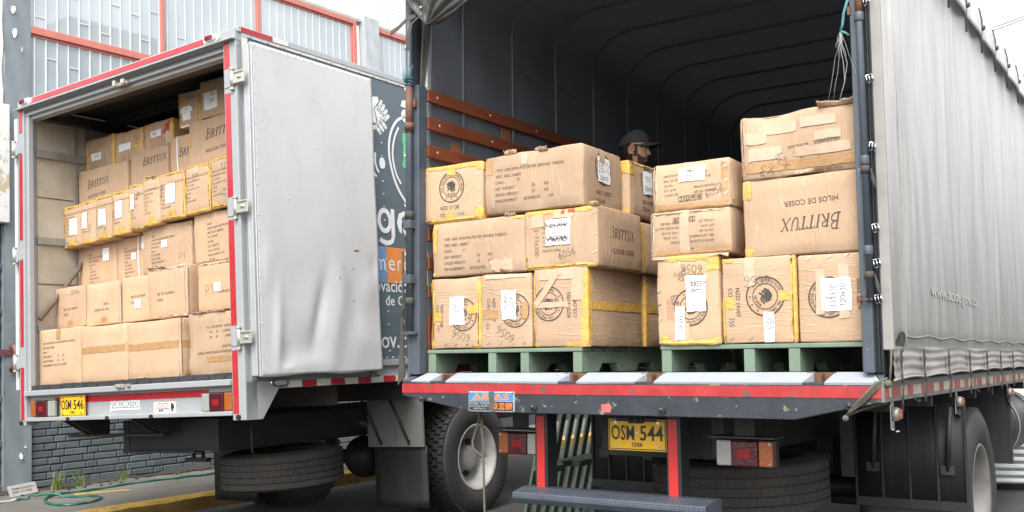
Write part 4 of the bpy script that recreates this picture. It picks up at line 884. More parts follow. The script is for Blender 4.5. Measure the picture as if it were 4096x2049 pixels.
# header, bows, lining, canvas
def bowpts(y, off=0, x0=-2.52, x1=-.02):
    r = .27; p = [(x0 + off, y, .3), (x0 + off, y, 2.30)]
    for k in range(1, 9):
        a = math.pi / 2 * k / 8; p.append((x0 + off + r * 1.3 * (1 - math.cos(a)), y, 2.30 + (r - off) * math.sin(a)))
    q = [(x0 + x1 - x, y, z) for x, y, z in p[::-1]]; return p + q
for k in range(9):
    g = G(); g.tube(bowpts(.477 + .535 * k), .011, 8); g.build('roof_bow', M['bow'], tb)
g = G(); g.box(-2.58, -.0, .03, .09, 2.66, 2.74); g.build('rear_header', M['post'], tb)
def skin(off, y0, y1, ny, wav):
    prof = [(x, z) for x, _, z in bowpts(0, -off)]
    # resample
    prof = [prof[0]] + [(prof[0][0], .3 + (2.0) * k / 10) for k in range(1, 10)] + prof[1:-1] + [(prof[-1][0], 2.3 - 2.0 * k / 10) for k in range(1, 10)] + [prof[-1]]
    g = G(); ys = lin(y0, y1, ny)
    def f(i, j):
        x, z = prof[int(i)]; y = ys[int(j)]; s = wav * math.sin((y - .477) / .535 * math.pi) ** 2; cx, cz = -1.27, 1.6
        d = Vector((x - cx, 0, z - cz)); d.normalize()
        n = .5 * wav * math.sin(y * 7 + z * 5 + x * 4)
        return (x - d.x * (s * .6 + n), y, z - d.z * (s + n))
    g.grid(f, list(range(len(prof))), list(range(ny))); return g
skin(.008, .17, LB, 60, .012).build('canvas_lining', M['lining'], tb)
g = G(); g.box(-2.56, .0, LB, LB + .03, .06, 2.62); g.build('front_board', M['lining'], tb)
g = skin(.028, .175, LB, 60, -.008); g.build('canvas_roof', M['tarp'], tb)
# glints: loose tape ends on the bows
for k, (z, dy, dz) in enumerate(((2.12, .22, -.10), (2.08, .27, -.03), (1.95, .1, -.05), (2.2, .08, -.05))):
    g = G(); y = 1.01 + .535 * k; g.grid(lambda u, v: (-2.50 + .01 * math.sin(u * 3), y + dy * u, z + dz * u + .012 * v - .02 * math.sin(3 * u)), lin(0, 1, 7), lin(0, 1, 2)); g.build('loose_strap', M['strap_g'], tb)
# stake side: planks and uprights
for k in range(11):
    zt = 1.742 - .1625 * k
    g = G(); g.box(-2.525, -2.497, .115, LB - .05, max(.11, zt - .072), zt); g.build('plank', M['slat'], tb, bevel=.004)
g = G(); g.box(-2.524, -2.498, .115, LB - .05, .11, .37); g.build('bottom_plank', M['slat'], tb, bevel=.004)
for k in range(9):
    y0 = .362 + .528 * k
    g = G(); g.box(-2.552, -2.526, y0, y0 + .098, .11, 1.76); g.build('upright', M['upright'], tb, bevel=.004)
g = G()
for k in range(10):
    for j in range(8): g.ball((-2.497, .20 + .53 * k + .02 * (j % 2), 1.706 - .1625 * j), .009, 4, 0, (.4, 1, 1))
g.build('coach_bolts', M['zinc'], tb)
# right canvas side
def side(u, v):
    y, z = u, v
    t = max(0, (z - 1.0) / 1.2); e = max(0, 1 - y / .9)
    x = .040 + .014 * t * e * math.sin(y * 26 + z * 2.2) + .006 * math.sin(y * 2.1 + z * 1.6) * min(1, y * 3)
    x += t * math.exp(-(y / .55) ** 2) * (.020 * math.exp(-((y - .10 - .16 * (2.3 - z)) / .030) ** 2) - .016 * math.exp(-((y - .17 - .10 * (2.3 - z)) / .022) ** 2) + .018 * math.exp(-((y - .25 - .05 * (2.3 - z)) / .028) ** 2) - .012 * math.exp(-((y - .33 + .02 * (2.3 - z)) / .03) ** 2))
    x += .024 * e * t * (math.sin((y + .12 * z) * 38) * .5 + .5) ** 3 * (.4 + .6 * math.sin(z * 2.4)) - .02 * t * math.exp(-((y - .42 + .05 * z) / .05) ** 2)
    x += .022 * max(0, 1 - abs((y - .16 - (2.2 - z) * .10) / .05)) * t * (z > 1.2)
    x += -.012 * math.exp(-((z - .22) / .03) ** 2)
    return (x, y, z)
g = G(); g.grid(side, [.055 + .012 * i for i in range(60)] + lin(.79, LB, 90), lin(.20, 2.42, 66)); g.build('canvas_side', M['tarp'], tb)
g = G()
def hem(u, v):
    k = (u + .45) / .53; s = abs(math.sin(k * math.pi))
    z0 = .074 + .018 * (u / 2.2 if u < 2.2 else 1) + .009 * s
    z = z0 + (.215 - z0) * v
    x = .042 + (.0026 * math.sin(v * 21 + 1.1 * math.sin(k * math.pi) + .6 * math.sin(u * 3.7)) + .0016 * math.sin(v * 9 + u * 8)) * (.6 + .4 * math.sin(u * 2.3) ** 2) + .006 * s * (1 - v)
    return (x, u, z)
g.grid(hem, lin(.055, LB, 200), lin(0, 1, 24)); g.build('canvas_hem', M['tarp_edge'], tb)
g = G(); g.tube([hem(u, 0) for u in lin(.055, LB, 160)], .006, 6); g.build('hem_piping', M['tarp_edge'], tb)
g = G(); g.box(.0, .046, .05, .066, .20, 2.7); g.build('canvas_edge', M['tarp_edge'], tb, bevel=.004)
for y in (.285,): g = G(); g.tube([side(y + (2.2 - z) * .0, z)[0:1] and (side(y, z)[0] + .0015, y, z) for z in lin(.2, 2.4, 40)], .003, 5); g.build('canvas_seam', M['tarp_edge'], tb)
g = G(); g.tube([(side(y, .262)[0] + .001, y, .262 + .006 * math.sin(y * 11)) for y in lin(.29, LB, 60)], .003, 5); g.build('canvas_seam', M['tarp_edge'], tb)
# scalloped valance along the eaves
ties = [-.1] + [.48 + .51 * k for k in range(10)]
g = G()
for a, b in zip(ties[:-1], ties[1:]):
    def val(u, v):
        y = a + (b - a) * u; s = math.sin(math.pi * u) ** .7
        z = 2.20 + .18 * v - .085 * (u ** 1.5) * (1 - v) * 0 + (.0 - .06 * s) * (1 - v)
        x = .052 + .040 * s * (1 - .35 * v) - .05 * max(0, v - .6)
        return (x, y, z)
    g.grid(val, lin(0, 1, 12), lin(0, 1, 8))
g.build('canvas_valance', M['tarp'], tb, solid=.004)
for y in ties[1:]:
    g = G(); g.tube([(.056, y, 2.38), (.068, y, 2.30), (.062, y, 2.20), (.058, y + .01, 2.09)], .006, 6); g.ball((.071, y, 2.25), .018, 5); g.build('valance_tie', M['strap_g'], tb)
# hold-down straps along the hem
for y in (.10, .527, 1.068, 1.62, 2.154, 2.64, 3.135, 3.675, 4.2, 4.75):
    xh = .062
    g = G(); g.add([(xh, y, .205), (xh, y + .022, .165), (xh, y, .125), (xh, y - .022, .165)], [(0, 1, 2, 3)])
    g.tube([(xh, y, .205), (xh, y + .022, .165), (xh, y, .125), (xh, y - .022, .165)], .0032, 5, closed=True)
    g.tube([(xh, y, .125), (xh + .004, y - .004, .06)], .005, 5); g.tube([(xh + .004, y - .014, .05), (xh + .004, y + .004, .055), (xh, y - .004, -.03), (xh, y - .018, -.03)], .004, 5, closed=True); g.build('tie_down', M['strap'], tb)
# side rail with dirty tape
g = G(); g.box(-.03, .012, .0, LB, -.018, .072); o = g.build('side_rail', M['guard'], tb, bevel=.004)
y = .005; k = 0
while y < LB - .1:
    d = (.07, .035, .16, .12, .11, .16)[k % 6]
    t = G(); t.box(.0125, .0145, y, y + d - .002, .002, .045); t.build('reflective_strip', M['rtape_d'] if k % 2 == 0 else M['wtape_d'], o); y += d; k += 1
g = G(); [g.tube([(.02, y, -.02), (.03, y + .03, -.035), (.02, y + .09, -.03), (.01, y + .12, -.015)], .004, 6) for y in (.5, 2.0)]; g.build('rail_hooks', M['steel'], tb)
for y in (.22, 1.60, 3.34):
    lp = bpy.data.objects.new('side_marker_lamp', None); C.objects.link(lp); lp.parent = tb; lp.matrix_local = T(-.012, y, -.075)
    q = G(); q.box(-.004, .0, -.024, .024, -.065, .06); q.grid(lambda u, v: (.0 + .022 * math.sin(v * 3.1), u, -.065 - .02 * v), lin(-.028, .028, 3), lin(0, 1, 5)); q.build('bracket', M['chrome'], lp)
    q = G(); q.lathe([(0, .03), (.024, .03), (.030, .02), (.030, .0), (0, 0)], 16, 'x'); q.build('body', M['galv'], lp)
    q = G(); [q.tube([(.034, -.022 + .006 * (j in (0, 3)), -.015 + .010 * j), (.034, .022 - .006 * (j in (0, 3)), -.015 + .010 * j)], .006, 6) for j in range(4)]; q.build('amber_lens', M['lens_o'], lp)
# faded print and oval mark on the canvas
def canvas_print(name, V, F, y0, z0, m):
    g = G(); g.add([(side(y0 + a, z0 + b)[0] + .005, y0 + a, z0 + b) for a, b in V], F); return g.build(name, m, tb)
M['fade'] = mat('faded_white_print', (.47, .455, .43), .5, var=.15, vscale=30); M['faint_or'] = mat('faded_orange_print', (.53, .47, .425), .6, var=.15, vscale=6)
v, f = text_fit('www.acide.gov.co', 1.25, .085, off=.01); canvas_print('faded_print', v, f, .80, .44, M['fade'])
for s, z in (('Agencia de Comercio', .85), ('de Innovación', .76)):
    pass
v, f = blob(0, 0, .068, .046, 28); canvas_print('oval_emblem', v, f, .20, .235, M['strap'])
v, f = text_fit('LG', .07, .05, off=.01); canvas_print('oval_letters', v, f, .165, .21, M['strap_g'])
# rolled up rear curtain hanging at the top left, and the gathered dark curtain beside the post
def roll(u, v):
    xl, zl = -2.356 - .29 * v, 2.036 + .40 * v
    xr, zr = -2.315 + .62 * v ** .85, 2.036 + .36 * v ** 1.35
    x = xl + (xr - xl) * u; z = zl + (zr - zl) * u
    f = .5 + .5 * math.sin(u * 9.5 + 1.6 * math.sin(v * 5) + 1.0)
    y = -.055 - .060 * math.sin(math.pi * u) * (.35 + .65 * v) - .030 * f * v ** .5 - .012 * math.sin(u * 23 + v * 9) * v - .022 * abs(math.sin(u * 6.1 - v * 4.3)) ** 3 * v ** .4 - .008 * math.sin(u * 31 - v * 17) - .02 * max(0, .25 - v)
    return (x, y, z)
g = G(); g.grid(roll, lin(0, 1, 56), [.0, .01, .03] + lin(.06, 1.3, 44)); g.build('rolled_curtain', M['gloss_tarp'], tb, solid=.006)
g = G(); g.tube([Vector(roll(0, v)) + Vector((-.004, -.004, 0)) for v in lin(0, 1.2, 20)], .007, 6); g.build('curtain_hem', M['strap_g'], tb)
g = G(); g.ball(Vector(roll(.12, .30)) + Vector((0, -.006, 0)), .010, 6); g.build('eyelet', M['zinc'], tb)
g = G()
def gather(u, v):
    z = .35 + v * 2.1; w = float(np.interp(z, [.35, 1.5, 1.78, 2.1, 2.45], [.03, .052, .082, .103, .12]))
    return (-2.602 + w * u, .118 + .02 * math.sin(u * 9 + v * 5) + .012 * math.sin(u * 21 - v * 8), z)
g.grid(gather, lin(0, 1, 30), lin(0, 1, 40)); g.build('gathered_curtain', M['gloss_tarp'], tb, solid=.003)
for pts in ([(-2.43, -.07, 2.115), (-2.49, -.085, 2.095), (-2.56, -.08, 2.06), (-2.625, -.07, 2.045)], [(-2.405, -.075, 2.10), (-2.455, -.09, 2.06), (-2.485, -.085, 1.985), (-2.49, -.075, 1.915)]):
    g = G(); pp = [Vector(p) for p in pts]; cur = []
    for i in range(len(pp) - 1): cur += [pp[i].lerp(pp[i + 1], t) for t in (0, .33, .66)]
    cur.append(pp[-1]); up = Vector((.25, 0, 1)) if pts[-1][2] > 2 else Vector((1, 0, .25)); up.normalize()
    g.add([p + up * .014 for p in cur] + [p - up * .014 for p in cur], [(i, i + 1, len(cur) + i + 1, len(cur) + i) for i in range(len(cur) - 1)]); g.build('curtain_strap', M['strap_g'], tb, solid=.003)
# underside
for x0 in (-1.872, -1.100):
    g = G(); g.box(x0, x0 + .078, .24, .34, -.545, -.09); o = g.build('underrun_leg', M['black'], tb, bevel=.004)
    t = G(); t.box(x0 + .013, x0 + .062, .2365, .2385, -.515, -.125); t.build('reflective_strip', M['red_bright'], o)
g = G(); g.prism([(.10, -.515), (.20, -.495), (.30, -.50), (.30, -.585), (.12, -.575), (.10, -.545)], 'x', -1.93, -.84); o = g.build('step_bar', M['tread'], tb, bevel=.006)
g = G(); r_ = random.Random(3)
for k in range(44):
    for zz, yy, s in ((-.525, .0995, 1), (-.507, .152, -1)):
        a = .5 * s * (1 if k % 2 else -1); x = -1.915 + .0245 * k; dx, dz = .008 * math.cos(a), .006
        if zz < -.52: g.add([(x - dx, yy, zz - dz - .008), (x + .002, yy - .003, zz - .010), (x + dx, yy, zz + dz - .008), (x - .002, yy - .003, zz - .006)], [(0, 1, 2, 3)])
        else: g.add([(x - dx, yy - .012, zz + .001), (x + .003, yy - .001, zz + .0055), (x + dx, yy + .012, zz + .0065), (x - .003, yy + .001, zz + .0065)], [(0, 1, 2, 3)])
g.build('tread_pattern', M['tread_hi'], o)
number_plate(tb, T(-1.447, .284, -.290), 'OSM', '544', 'CHIA')
g = G(); g.box(-1.40, -1.17, .272, .284, -.142, -.122); g.build('plate_lamp', M['black'], tb, bevel=.004)
g = G(); g.box(-1.32, -1.24, .255, .284, -.150, -.118); [g.ball((x, .25, -.134), .011, 6) for x in (-1.30, -1.26)]; g.build('reversing_camera', M['black'], tb, bevel=.004)
tail_lamp(tb, -2.135, -1.872, -.335, -.222, .30, True); tail_lamp(tb, -.852, -.572, -.338, -.218, .30, False)
for x0, x1 in ((-2.15, -1.87), (-.88, -.55)):
    g = G(); g.box(x0, x1, .24, .38, -.206, -.198); g.box((x0 + x1) / 2 - .06, (x0 + x1) / 2 + .04, .32, .33, -.20, -.10); g.build('lamp_bracket', M['steel'], tb)
for x in (-1.62, -.92):
    g = G(); g.box(x - .035, x + .035, .45 if x > -1 else 1.0, LB + .5, -.33, -.10); o = g.build('chassis_rail', M['steel'], tb, bevel=.006)
g = G(); g.box(-1.62, -.94, .52, .56, -.34, -.10); g.build('rear_crossmember', M['steel'], tb)
g = G(); [g.cyl((-1.09 + .05 * (k % 7), .518, -.16 - .05 * (k // 7)), .011, .004, 'y', 8) for k in range(14)]; g.build('bolt_holes', M['black'], tb)
g = G(); g.tube([(-1.05, .36, -.12), (-1.12, .50, -.5)], .013, 8); g.build('brace_rod', M['steel'], tb)
for y0 in (.5, 1.1, 1.7, 2.3, 2.9, 3.6, 4.3): g = G(); g.box(-2.5, -.04, y0, y0 + .05, -.08, .06); g.build('floor_bearer', M['steel'], tb)
flat_wheel('spare_wheel', tb, T(-1.14, 1.28, -.53) @ Matrix.Rotation(.03, 4, 'X') @ Matrix.Rotation(-.02, 4, 'Y'), .50, .28, M['tyre_d'])
for xr in (-.005, -.30, -2.04, -1.75): wheel('wheel', tb, T(xr, 2.20, -.64), .505, .25, True, None, M['rim_d'])
g = G(); g.tube([(-2.3, 2.2, -.64), (-.2, 2.2, -.64)], .07, 12); g.ball((-1.3, 2.2, -.64), .2, 10); g.build('axle', M['steel'], tb)
for x0, x1, br in ((-.565, .03, 0), (-2.30, -1.78, 1)):
    g = G(); g.grid(lambda u, v: (u, 1.60, v), lin(x0, x1, 4), [-.625, -.08]); o = g.build('mudguard_panel', M['flap'], tb, solid=.006)
    q = G(); [q.box(x - .006, x + .006, 1.588, 1.597, -.62, -.08) for x in lin(x0 + .004, x1 - .006, 5)]; q.box(x0, x1, 1.585, 1.597, -.665, -.615); q.build('ribs', M['flap'], o)
    q = G(); [q.box(x - .035, x + .035, 1.575, 1.59, -.47, -.42) for x in (x0 + .10, x1 - .10)]; q.build('rod_feet', M['steel'], o)
    for x in (x0 + .1, x1 - .1): q = G(); q.tube([(x + .03, 1.55, -.1), (x, 1.585, -.45)], .014, 6); q.build('stay_rod', M['steel'], o)
    g = G(); g.grid(lambda u, v: (u, 1.605 + .02 * math.sin(u * 6) * (-.6 - v), v), lin(x0 + .01, x1 - .02, 8), lin(-1.03, -.60, 8)); g.build('mud_flap', M['flap'], tb, solid=.01)
g = G(); g.box(-.56, .0, 3.335, 3.343, -.56, -.04); g.box(-.01, .004, 3.33, 3.347, -.56, -.04); g.build('mudguard_panel', M['flap'], tb)
g = G(); g.lathe([(0, 3.75), (.20, 3.75), (.235, 3.77), (.24, 3.80), (.24, 4.9), (0, 4.9)], 36, 'y', (-.27, 0, -.34)); o = g.build('fuel_tank', M['black'], tb)
for a in (3.9, 4.6): g = G(); g.lathe([(.243, a), (.25, a), (.25, a + .04), (.243, a + .04)], 36, 'y', (-.27, 0, -.34), close=True); g.build('tank_band', M['galv'], o)
g = G(); g.box(-2.35, -.62, 2.95, 2.97, -.86, -.08); g.box(-1.6, -1.1, 2.6, 2.95, -.75, -.3); g.build('underbody_light_block', M['steel'], tb, bevel=.01)  # added dark sheet shuts out brightness beyond the underside; smaller box is the gearbox
g = G(); g.box(-.62, -.55, 1.5, 1.52, -.5, -.1); g.box(-.75, -.70, 1.55, 1.57, -.45, -.38); g.build('air_valve', M['steel'], tb)

# ================================================================= cartons
class Carton:
    def __init__(s, frame, label, x0, x1, y0, y1, z0, z1, seed, group, flat=False, bulge=.006, crush=1.0, rz=0, name='cardboard_box'):
        s.w, s.d, s.h = x1 - x0, y1 - y0, z1 - z0; s.r = .0075; s.b = bulge; s.rg = np.random.RandomState(seed)
        s.k = s.rg.uniform(-22, 22, (4, 3)); s.ph = s.rg.uniform(0, 6.3, 4); s.am = s.rg.uniform(.0006, .0018, 4) * crush
        s.k2 = s.rg.uniform(-60, 60, (3, 3)); s.ph2 = s.rg.uniform(0, 6.3, 3); s.cr = .012 * crush
        mtx = frame @ T((x0 + x1) / 2, (y0 + y1) / 2, z0) @ Matrix.Rotation(rz, 4, 'Z')
        W, D, H = s.w, s.d, s.h
        def samp(L): 
            n = max(3, int(L / .055)); inner = np.linspace(s.r, L - s.r, n + 1); return np.concatenate([[0, s.r * .5], inner, [L - s.r * .5, L]])
        xs, ys, zs = samp(W) - W / 2, samp(D) - D / 2, samp(H); V, F = [], []
        def face(P, nu, nv, flip):
            b = len(V); V.extend(P)
            for j in range(nv - 1):
                for i in range(nu - 1):
                    q = (b + j * nu + i, b + j * nu + i + 1, b + (j + 1) * nu + i + 1, b + (j + 1) * nu + i); F.append(q[::-1] if flip else q)
        for yy, fl in ((-D / 2, False), (D / 2, True)): face([(x, yy, z) for z in zs for x in xs], len(xs), len(zs), fl)
        for xx, fl in ((-W / 2, True), (W / 2, False)): face([(xx, y, z) for z in zs for y in ys], len(ys), len(zs), fl)
        for zz, fl in ((0, True), (H, False)): face([(x, y, zz) for y in ys for x in xs], len(xs), len(ys), fl)
        P = s.surf(np.array(V), 0)
        me = bpy.data.meshes.new(name); me.from_pydata(P.tolist(), [], F); me.materials.append(M['carton_h' if flat else 'carton'])
        bm = bmesh.new(); bm.from_mesh(me); bmesh.ops.remove_doubles(bm, verts=bm.verts, dist=1e-4); bm.to_mesh(me); bm.free()
        me.polygons.foreach_set('use_smooth', [True] * len(me.polygons)); me.update()
        s.o = link(name, me); s.o.matrix_world = mtx; tag(s.o, label, 'cardboard box', group); s.inkm = {}
    def surf(s, p0, off):
        h = np.array([s.w / 2, s.d / 2, s.h / 2]); c = np.array([0, 0, s.h / 2]); q0 = p0 - c
        q = np.clip(q0, -h + s.r, h - s.r); n = q0 - q; L = np.linalg.norm(n, axis=1)[:, None]; n = n / np.maximum(L, 1e-9)
        p = q + n * s.r; co = np.cos(np.clip(q0 / h, -1, 1) * math.pi / 2 * .98)
        n2 = n * n; bul = s.b * (n2[:, 0] * co[:, 1] * co[:, 2] + n2[:, 1] * co[:, 0] * co[:, 2] + n2[:, 2] * co[:, 0] * co[:, 1] * .4)
        ns = sum(s.am[i] * np.sin(p @ s.k[i] + s.ph[i]) for i in range(4))
        ed = 1 - np.abs(n).max(1); ns2 = sum(np.sin(p @ s.k2[i] + s.ph2[i]) for i in range(3)) / 3
        return p + c + n * (bul + ns + s.cr * ed * (ns2 - .25) + off)[:, None]
    def p0(s, face, u, v):
        """face coordinates in metres (may run past an edge, then wrap onto the next face)"""
        u = np.asarray(u, float); v = np.asarray(v, float)
        if face == 'F': L, o, a = s.w, 'd', 0
        else: L, o, a = s.d, 'w', 1
        out = np.zeros(u.shape + (3,)); dep = np.zeros_like(u)
        ue = np.clip(u, 0, L); ve = np.clip(v, 0, s.h); dep = np.maximum(u - L, 0) + np.maximum(-u, 0) + np.maximum(v - s.h, 0) + np.maximum(-v, 0)
        if face == 'F': out[..., 0] = ue - s.w / 2; out[..., 1] = -s.d / 2 + dep; out[..., 2] = ve
        else: out[..., 1] = ue - s.d / 2; out[..., 0] = s.w / 2 - dep; out[..., 2] = ve
        return out
    def patch(s, name, m, face, us, vs, off, jit=0):
        U, Vv = np.meshgrid(us, vs)
        if jit:
            U = U.copy(); Vv = Vv.copy()
            for A in (U, Vv):
                A[0] += s.rg.uniform(-jit, jit, A.shape[1]); A[-1] += s.rg.uniform(-jit, jit, A.shape[1]); A[:, 0] += s.rg.uniform(-jit, jit, A.shape[0]); A[:, -1] += s.rg.uniform(-jit, jit, A.shape[0])
        P = s.surf(s.p0(face, U.ravel(), Vv.ravel()), off); nu, nv = len(us), len(vs)
        g = G(); g.add(P.tolist(), [(j * nu + i, j * nu + i + 1, (j + 1) * nu + i + 1, (j + 1) * nu + i) for j in range(nv - 1) for i in range(nu - 1)], 0, True)
        return g.build(name, M[m], s.o)
    def rect(s, name, m, u0, v0, u1, v1, off=.0025, face='F', jit=.0025):
        return s.patch(name, m, face, np.linspace(u0, u1, max(3, int(abs(u1 - u0) / .03) + 2)), np.linspace(v0, v1, max(3, int(abs(v1 - v0) / .03) + 2)), off, jit)
    def edge(s, e, t0=0, t1=1, wd=.035, m='ytape', face='F'):
        L = s.w if face == 'F' else s.d
        ac = np.array([-wd, -wd * .5, -.012, -.006, 0, .006, .012, wd * .6, wd * 1.2])
        if e in ('top', 'bottom'):
            wd = wd * .8; ac = ac * np.where(np.abs(ac) > .02, .8, 1); al = np.linspace(t0 * L, t1 * L, max(4, int((t1 - t0) * L / .03) + 2)); vs = s.h + ac if e == 'top' else ac
            return s.patch('tape', m, face, al, vs, .0022, .006)
        al = np.linspace(t0 * s.h, t1 * s.h, max(4, int((t1 - t0) * s.h / .03) + 2)); us = L + ac if e == 'right' else ac
        return s.patch('tape', m, face, us, al, .0024, .006)
    def geo(s, name, m, V, F, u0, v0, rot=0, off=.0018, face='F'):
        if len(V) == 0: return
        a = R(rot); ca, sa = math.cos(a), math.sin(a); V = np.asarray(V)
        U = u0 + V[:, 0] * ca - V[:, 1] * sa; W = v0 + V[:, 0] * sa + V[:, 1] * ca
        L = s.w if face == 'F' else s.d
        if U.max() < 0 or U.min() > L: return
        U = np.clip(U, .001, L - .001); W = np.clip(W, .001, s.h - .001)
        P = s.surf(s.p0(face, U, W), off); g = G(); g.add(P.tolist(), F); return g.build(name, M[m], s.o)
    def lines(s, rows, u0, v0, h, lead, rot=0, m='ink', face='F', maxw=None, asp=.82, **k):
        """rows of printing from the top down; (u0, v0) = top left corner in the reading direction; tabs split columns (str, u)"""
        V, F, b = [], [], 0
        for i, row in enumerate(rows):
            for cell in (row if isinstance(row, list) else [row]):
                txt, du = cell if isinstance(cell, tuple) else (cell, 0)
                if not txt: continue
                v, f = text_fit(txt, None, h, **k); v = v * (asp, 1) + (du, -i * lead - h); V.append(v); F += [tuple(b + q for q in ff) for ff in f]; b += len(v)
        if V: return s.geo('printed_text', m, np.concatenate(V), F, u0, v0, rot, face=face)
    def pen(s, body, u0, v0, h, rot=0, face='F', wd=.0024, off=.0036, m='pen'):
        v, f = hand(body, h, wd); return s.geo('handwriting', m, v, f, u0, v0, rot, off, face)
    def paper(s, u0, v0, u1, v1, face='F', notes=(), rot=0, seed=1):
        o = s.rect('paper_label', 'paper', u0, v0, u1, v1, .0042, face, .003)
        for (body, du, dv, h, r) in notes: s.pen(body, u0 + du, v0 + dv, h, r, face, .0028, .0058)
    def word(s, h, u0, v0, rot=0, face='F', m='ink', w=None):
        v, f = brittux(h)
        if w: v = v * (w / v[:, 0].max(), 1)
        s.geo('printed_text', m, v, f, u0, v0, rot, face=face)
    def fit(s, body, u0, v0, h, w=None, rot=0, face='F', m='ink', **k):
        v, f = text_fit(body, w, h, **k); s.geo('printed_text', m, v, f, u0, v0, rot, face=face)
    def ring(s, cu, cv, r, rot=0, face='F'):
        V, F, b = [], [], 0
        def ad(v, f):
            nonlocal b
            V.append(np.asarray(v, float)); F.extend(tuple(b + i for i in q) for q in f); b += len(v)
        for rr, wd in ((r, .006), (r * .66, .0035)):
            ad(*ribbon2([(rr * math.cos(2 * math.pi * k / 40), rr * math.sin(2 * math.pi * k / 40)) for k in range(41)], wd))
        def arc(txt, r0, a0, a1, h, inward):
            n = len(txt)
            for i, ch in enumerate(txt):
                if ch == ' ': continue
                a = a0 + (a1 - a0) * (i + .5) / n; v, f = text_fit(ch, None, h); v = v * (.8, 1) - (v[:, 0].max() * .4, 0)
                t = a - math.pi / 2 if not inward else a + math.pi / 2; c_, s_ = math.cos(t), math.sin(t)
                ad(np.stack([v[:, 0] * c_ - v[:, 1] * s_ + r0 * math.cos(a), v[:, 0] * s_ + v[:, 1] * c_ + r0 * math.sin(a)], 1), f)
        arc('100% SPUN POLYESTER SEWING THREAD', r * .76, R(205), R(-25), r * .15, False); arc('NB ZHIDA', r * .58, R(235), R(305), r * .14, True)
        for k in range(3):
            a = R(240 + 30 * k); st = [(.82 * r * math.cos(a) + (.07 if q % 2 == 0 else .03) * r * math.cos(q * math.pi / 5 + 1.57), .82 * r * math.sin(a) + (.07 if q % 2 == 0 else .03) * r * math.sin(q * math.pi / 5 + 1.57)) for q in range(10)]
            ad(st, [tuple(range(10))])
        for k in range(3):
            q = smooth2([(-.36 + .02 * k, .16 - .17 * k), (-.12, .24 - .16 * k), (.02, .02 - .14 * k), (.30, .10 - .15 * k)], 4)
            ad(*ribbon2([(x * r, y * r) for x, y in q], r * (.16 if k == 0 else .09)))
        ad([(-.25 * r, .34 * r), (.12 * r, .38 * r), (.36 * r, .12 * r), (.1 * r, .1 * r)], [(0, 3, 2, 1)])
        s.geo('printed_emblem', 'ink', np.concatenate(V), F, cu, cv, rot, face=face)
    def icons(s, u0, v0, sz, n=4, rot=0):
        V, F, b = [], [], 0
        def ad(v, f):
            nonlocal b
            V.append(np.asarray(v, float)); F.extend(tuple(b + i for i in q) for q in f); b += len(v)
        for k in range(n):
            x = k * sz * 1.25; e = sz * .10
            for q in (((x, 0), (x + sz, 0)), ((x, sz), (x + sz, sz)), ((x, 0), (x, sz)), ((x + sz, 0), (x + sz, sz))): ad(*ribbon2(q, e))
            if k == 0: ad([(x + .3 * sz, .85 * sz), (x + .7 * sz, .85 * sz), (x + .5 * sz, .45 * sz)], [(0, 2, 1)]); ad(*ribbon2([(x + .5 * sz, .5 * sz), (x + .5 * sz, .18 * sz)], e)); ad(*ribbon2([(x + .3 * sz, .17 * sz), (x + .7 * sz, .17 * sz)], e))
            elif k == 1: [ad(*ribbon2([(x + a * sz, .15 * sz), (x + a * sz, .85 * sz)], e * 1.3)) for a in (.3, .7)]; ad(*ribbon2([(x + .15 * sz, .16 * sz), (x + .85 * sz, .16 * sz)], e))
            elif k == 2: ad([(x + .15 * sz, .5 * sz), (x + .3 * sz, .8 * sz), (x + .7 * sz, .8 * sz), (x + .85 * sz, .5 * sz)], [(0, 3, 2, 1)]); ad(*ribbon2([(x + .5 * sz, .5 * sz), (x + .5 * sz, .18 * sz)], e))
            else: ad([(x + .2 * sz, .3 * sz), (x + .7 * sz, .2 * sz), (x + .8 * sz, .7 * sz), (x + .35 * sz, .8 * sz)], [(0, 1, 2, 3)])
        s.geo('printed_emblem', 'ink', np.concatenate(V), F, u0, v0, rot)
    def staples(s, pts, face='F'):
        g = G()
        for u, v in pts:
            P = s.surf(s.p0(face, np.array([u - .010, u + .010, u + .012, u - .008]), np.array([v - .006, v + .004, v + .009, v - .001])), .004); g.add(P.tolist(), [(0, 1, 2, 3)])
        g.build('staples', M['chrome'], s.o)
    def torn(s, u, v, w, h, face='F', lift=.02, seed=0):
        r = random.Random(seed)
        def f(a, b):
            P = s.surf(s.p0(face, np.array([u + w * a]), np.array([min(s.h, v)])), .002)[0]
            return (P[0] + .004 * math.sin(a * 17 + seed), P[1] - lift * b * (.6 + .4 * math.sin(a * 9 + seed)), P[2] + h * b + .006 * math.sin(a * 23 + seed) * b)
        g = G(); g.grid(f, lin(0, 1, 9), lin(0, 1, 4)); g.build('torn_flap', M['carton'], s.o, solid=.004)

GB1, GB2, GA = 'cartons on the pallet by the stake side', 'cartons on the pallet by the open post', 'cartons stacked in the box truck'
YB = .10
THREAD = lambda no, a='25', b='27', meas='60.5X42X35', sp='40S/2 10000Y', k=1.0: ['ITEM: 100% SPUN POLYESTER SEWING THREAD', 'SPEC: ' + sp, 'C/NO.:', [('NET WEIGHT:', 0), (a, .20 * k), ('KG', .265 * k)], [('GROSS WEIGHT:', 0), (b, .20 * k), ('KG', .265 * k)], [('MEASUREMENT:', 0), (meas, .155 * k), ('CM', .285 * k)]]

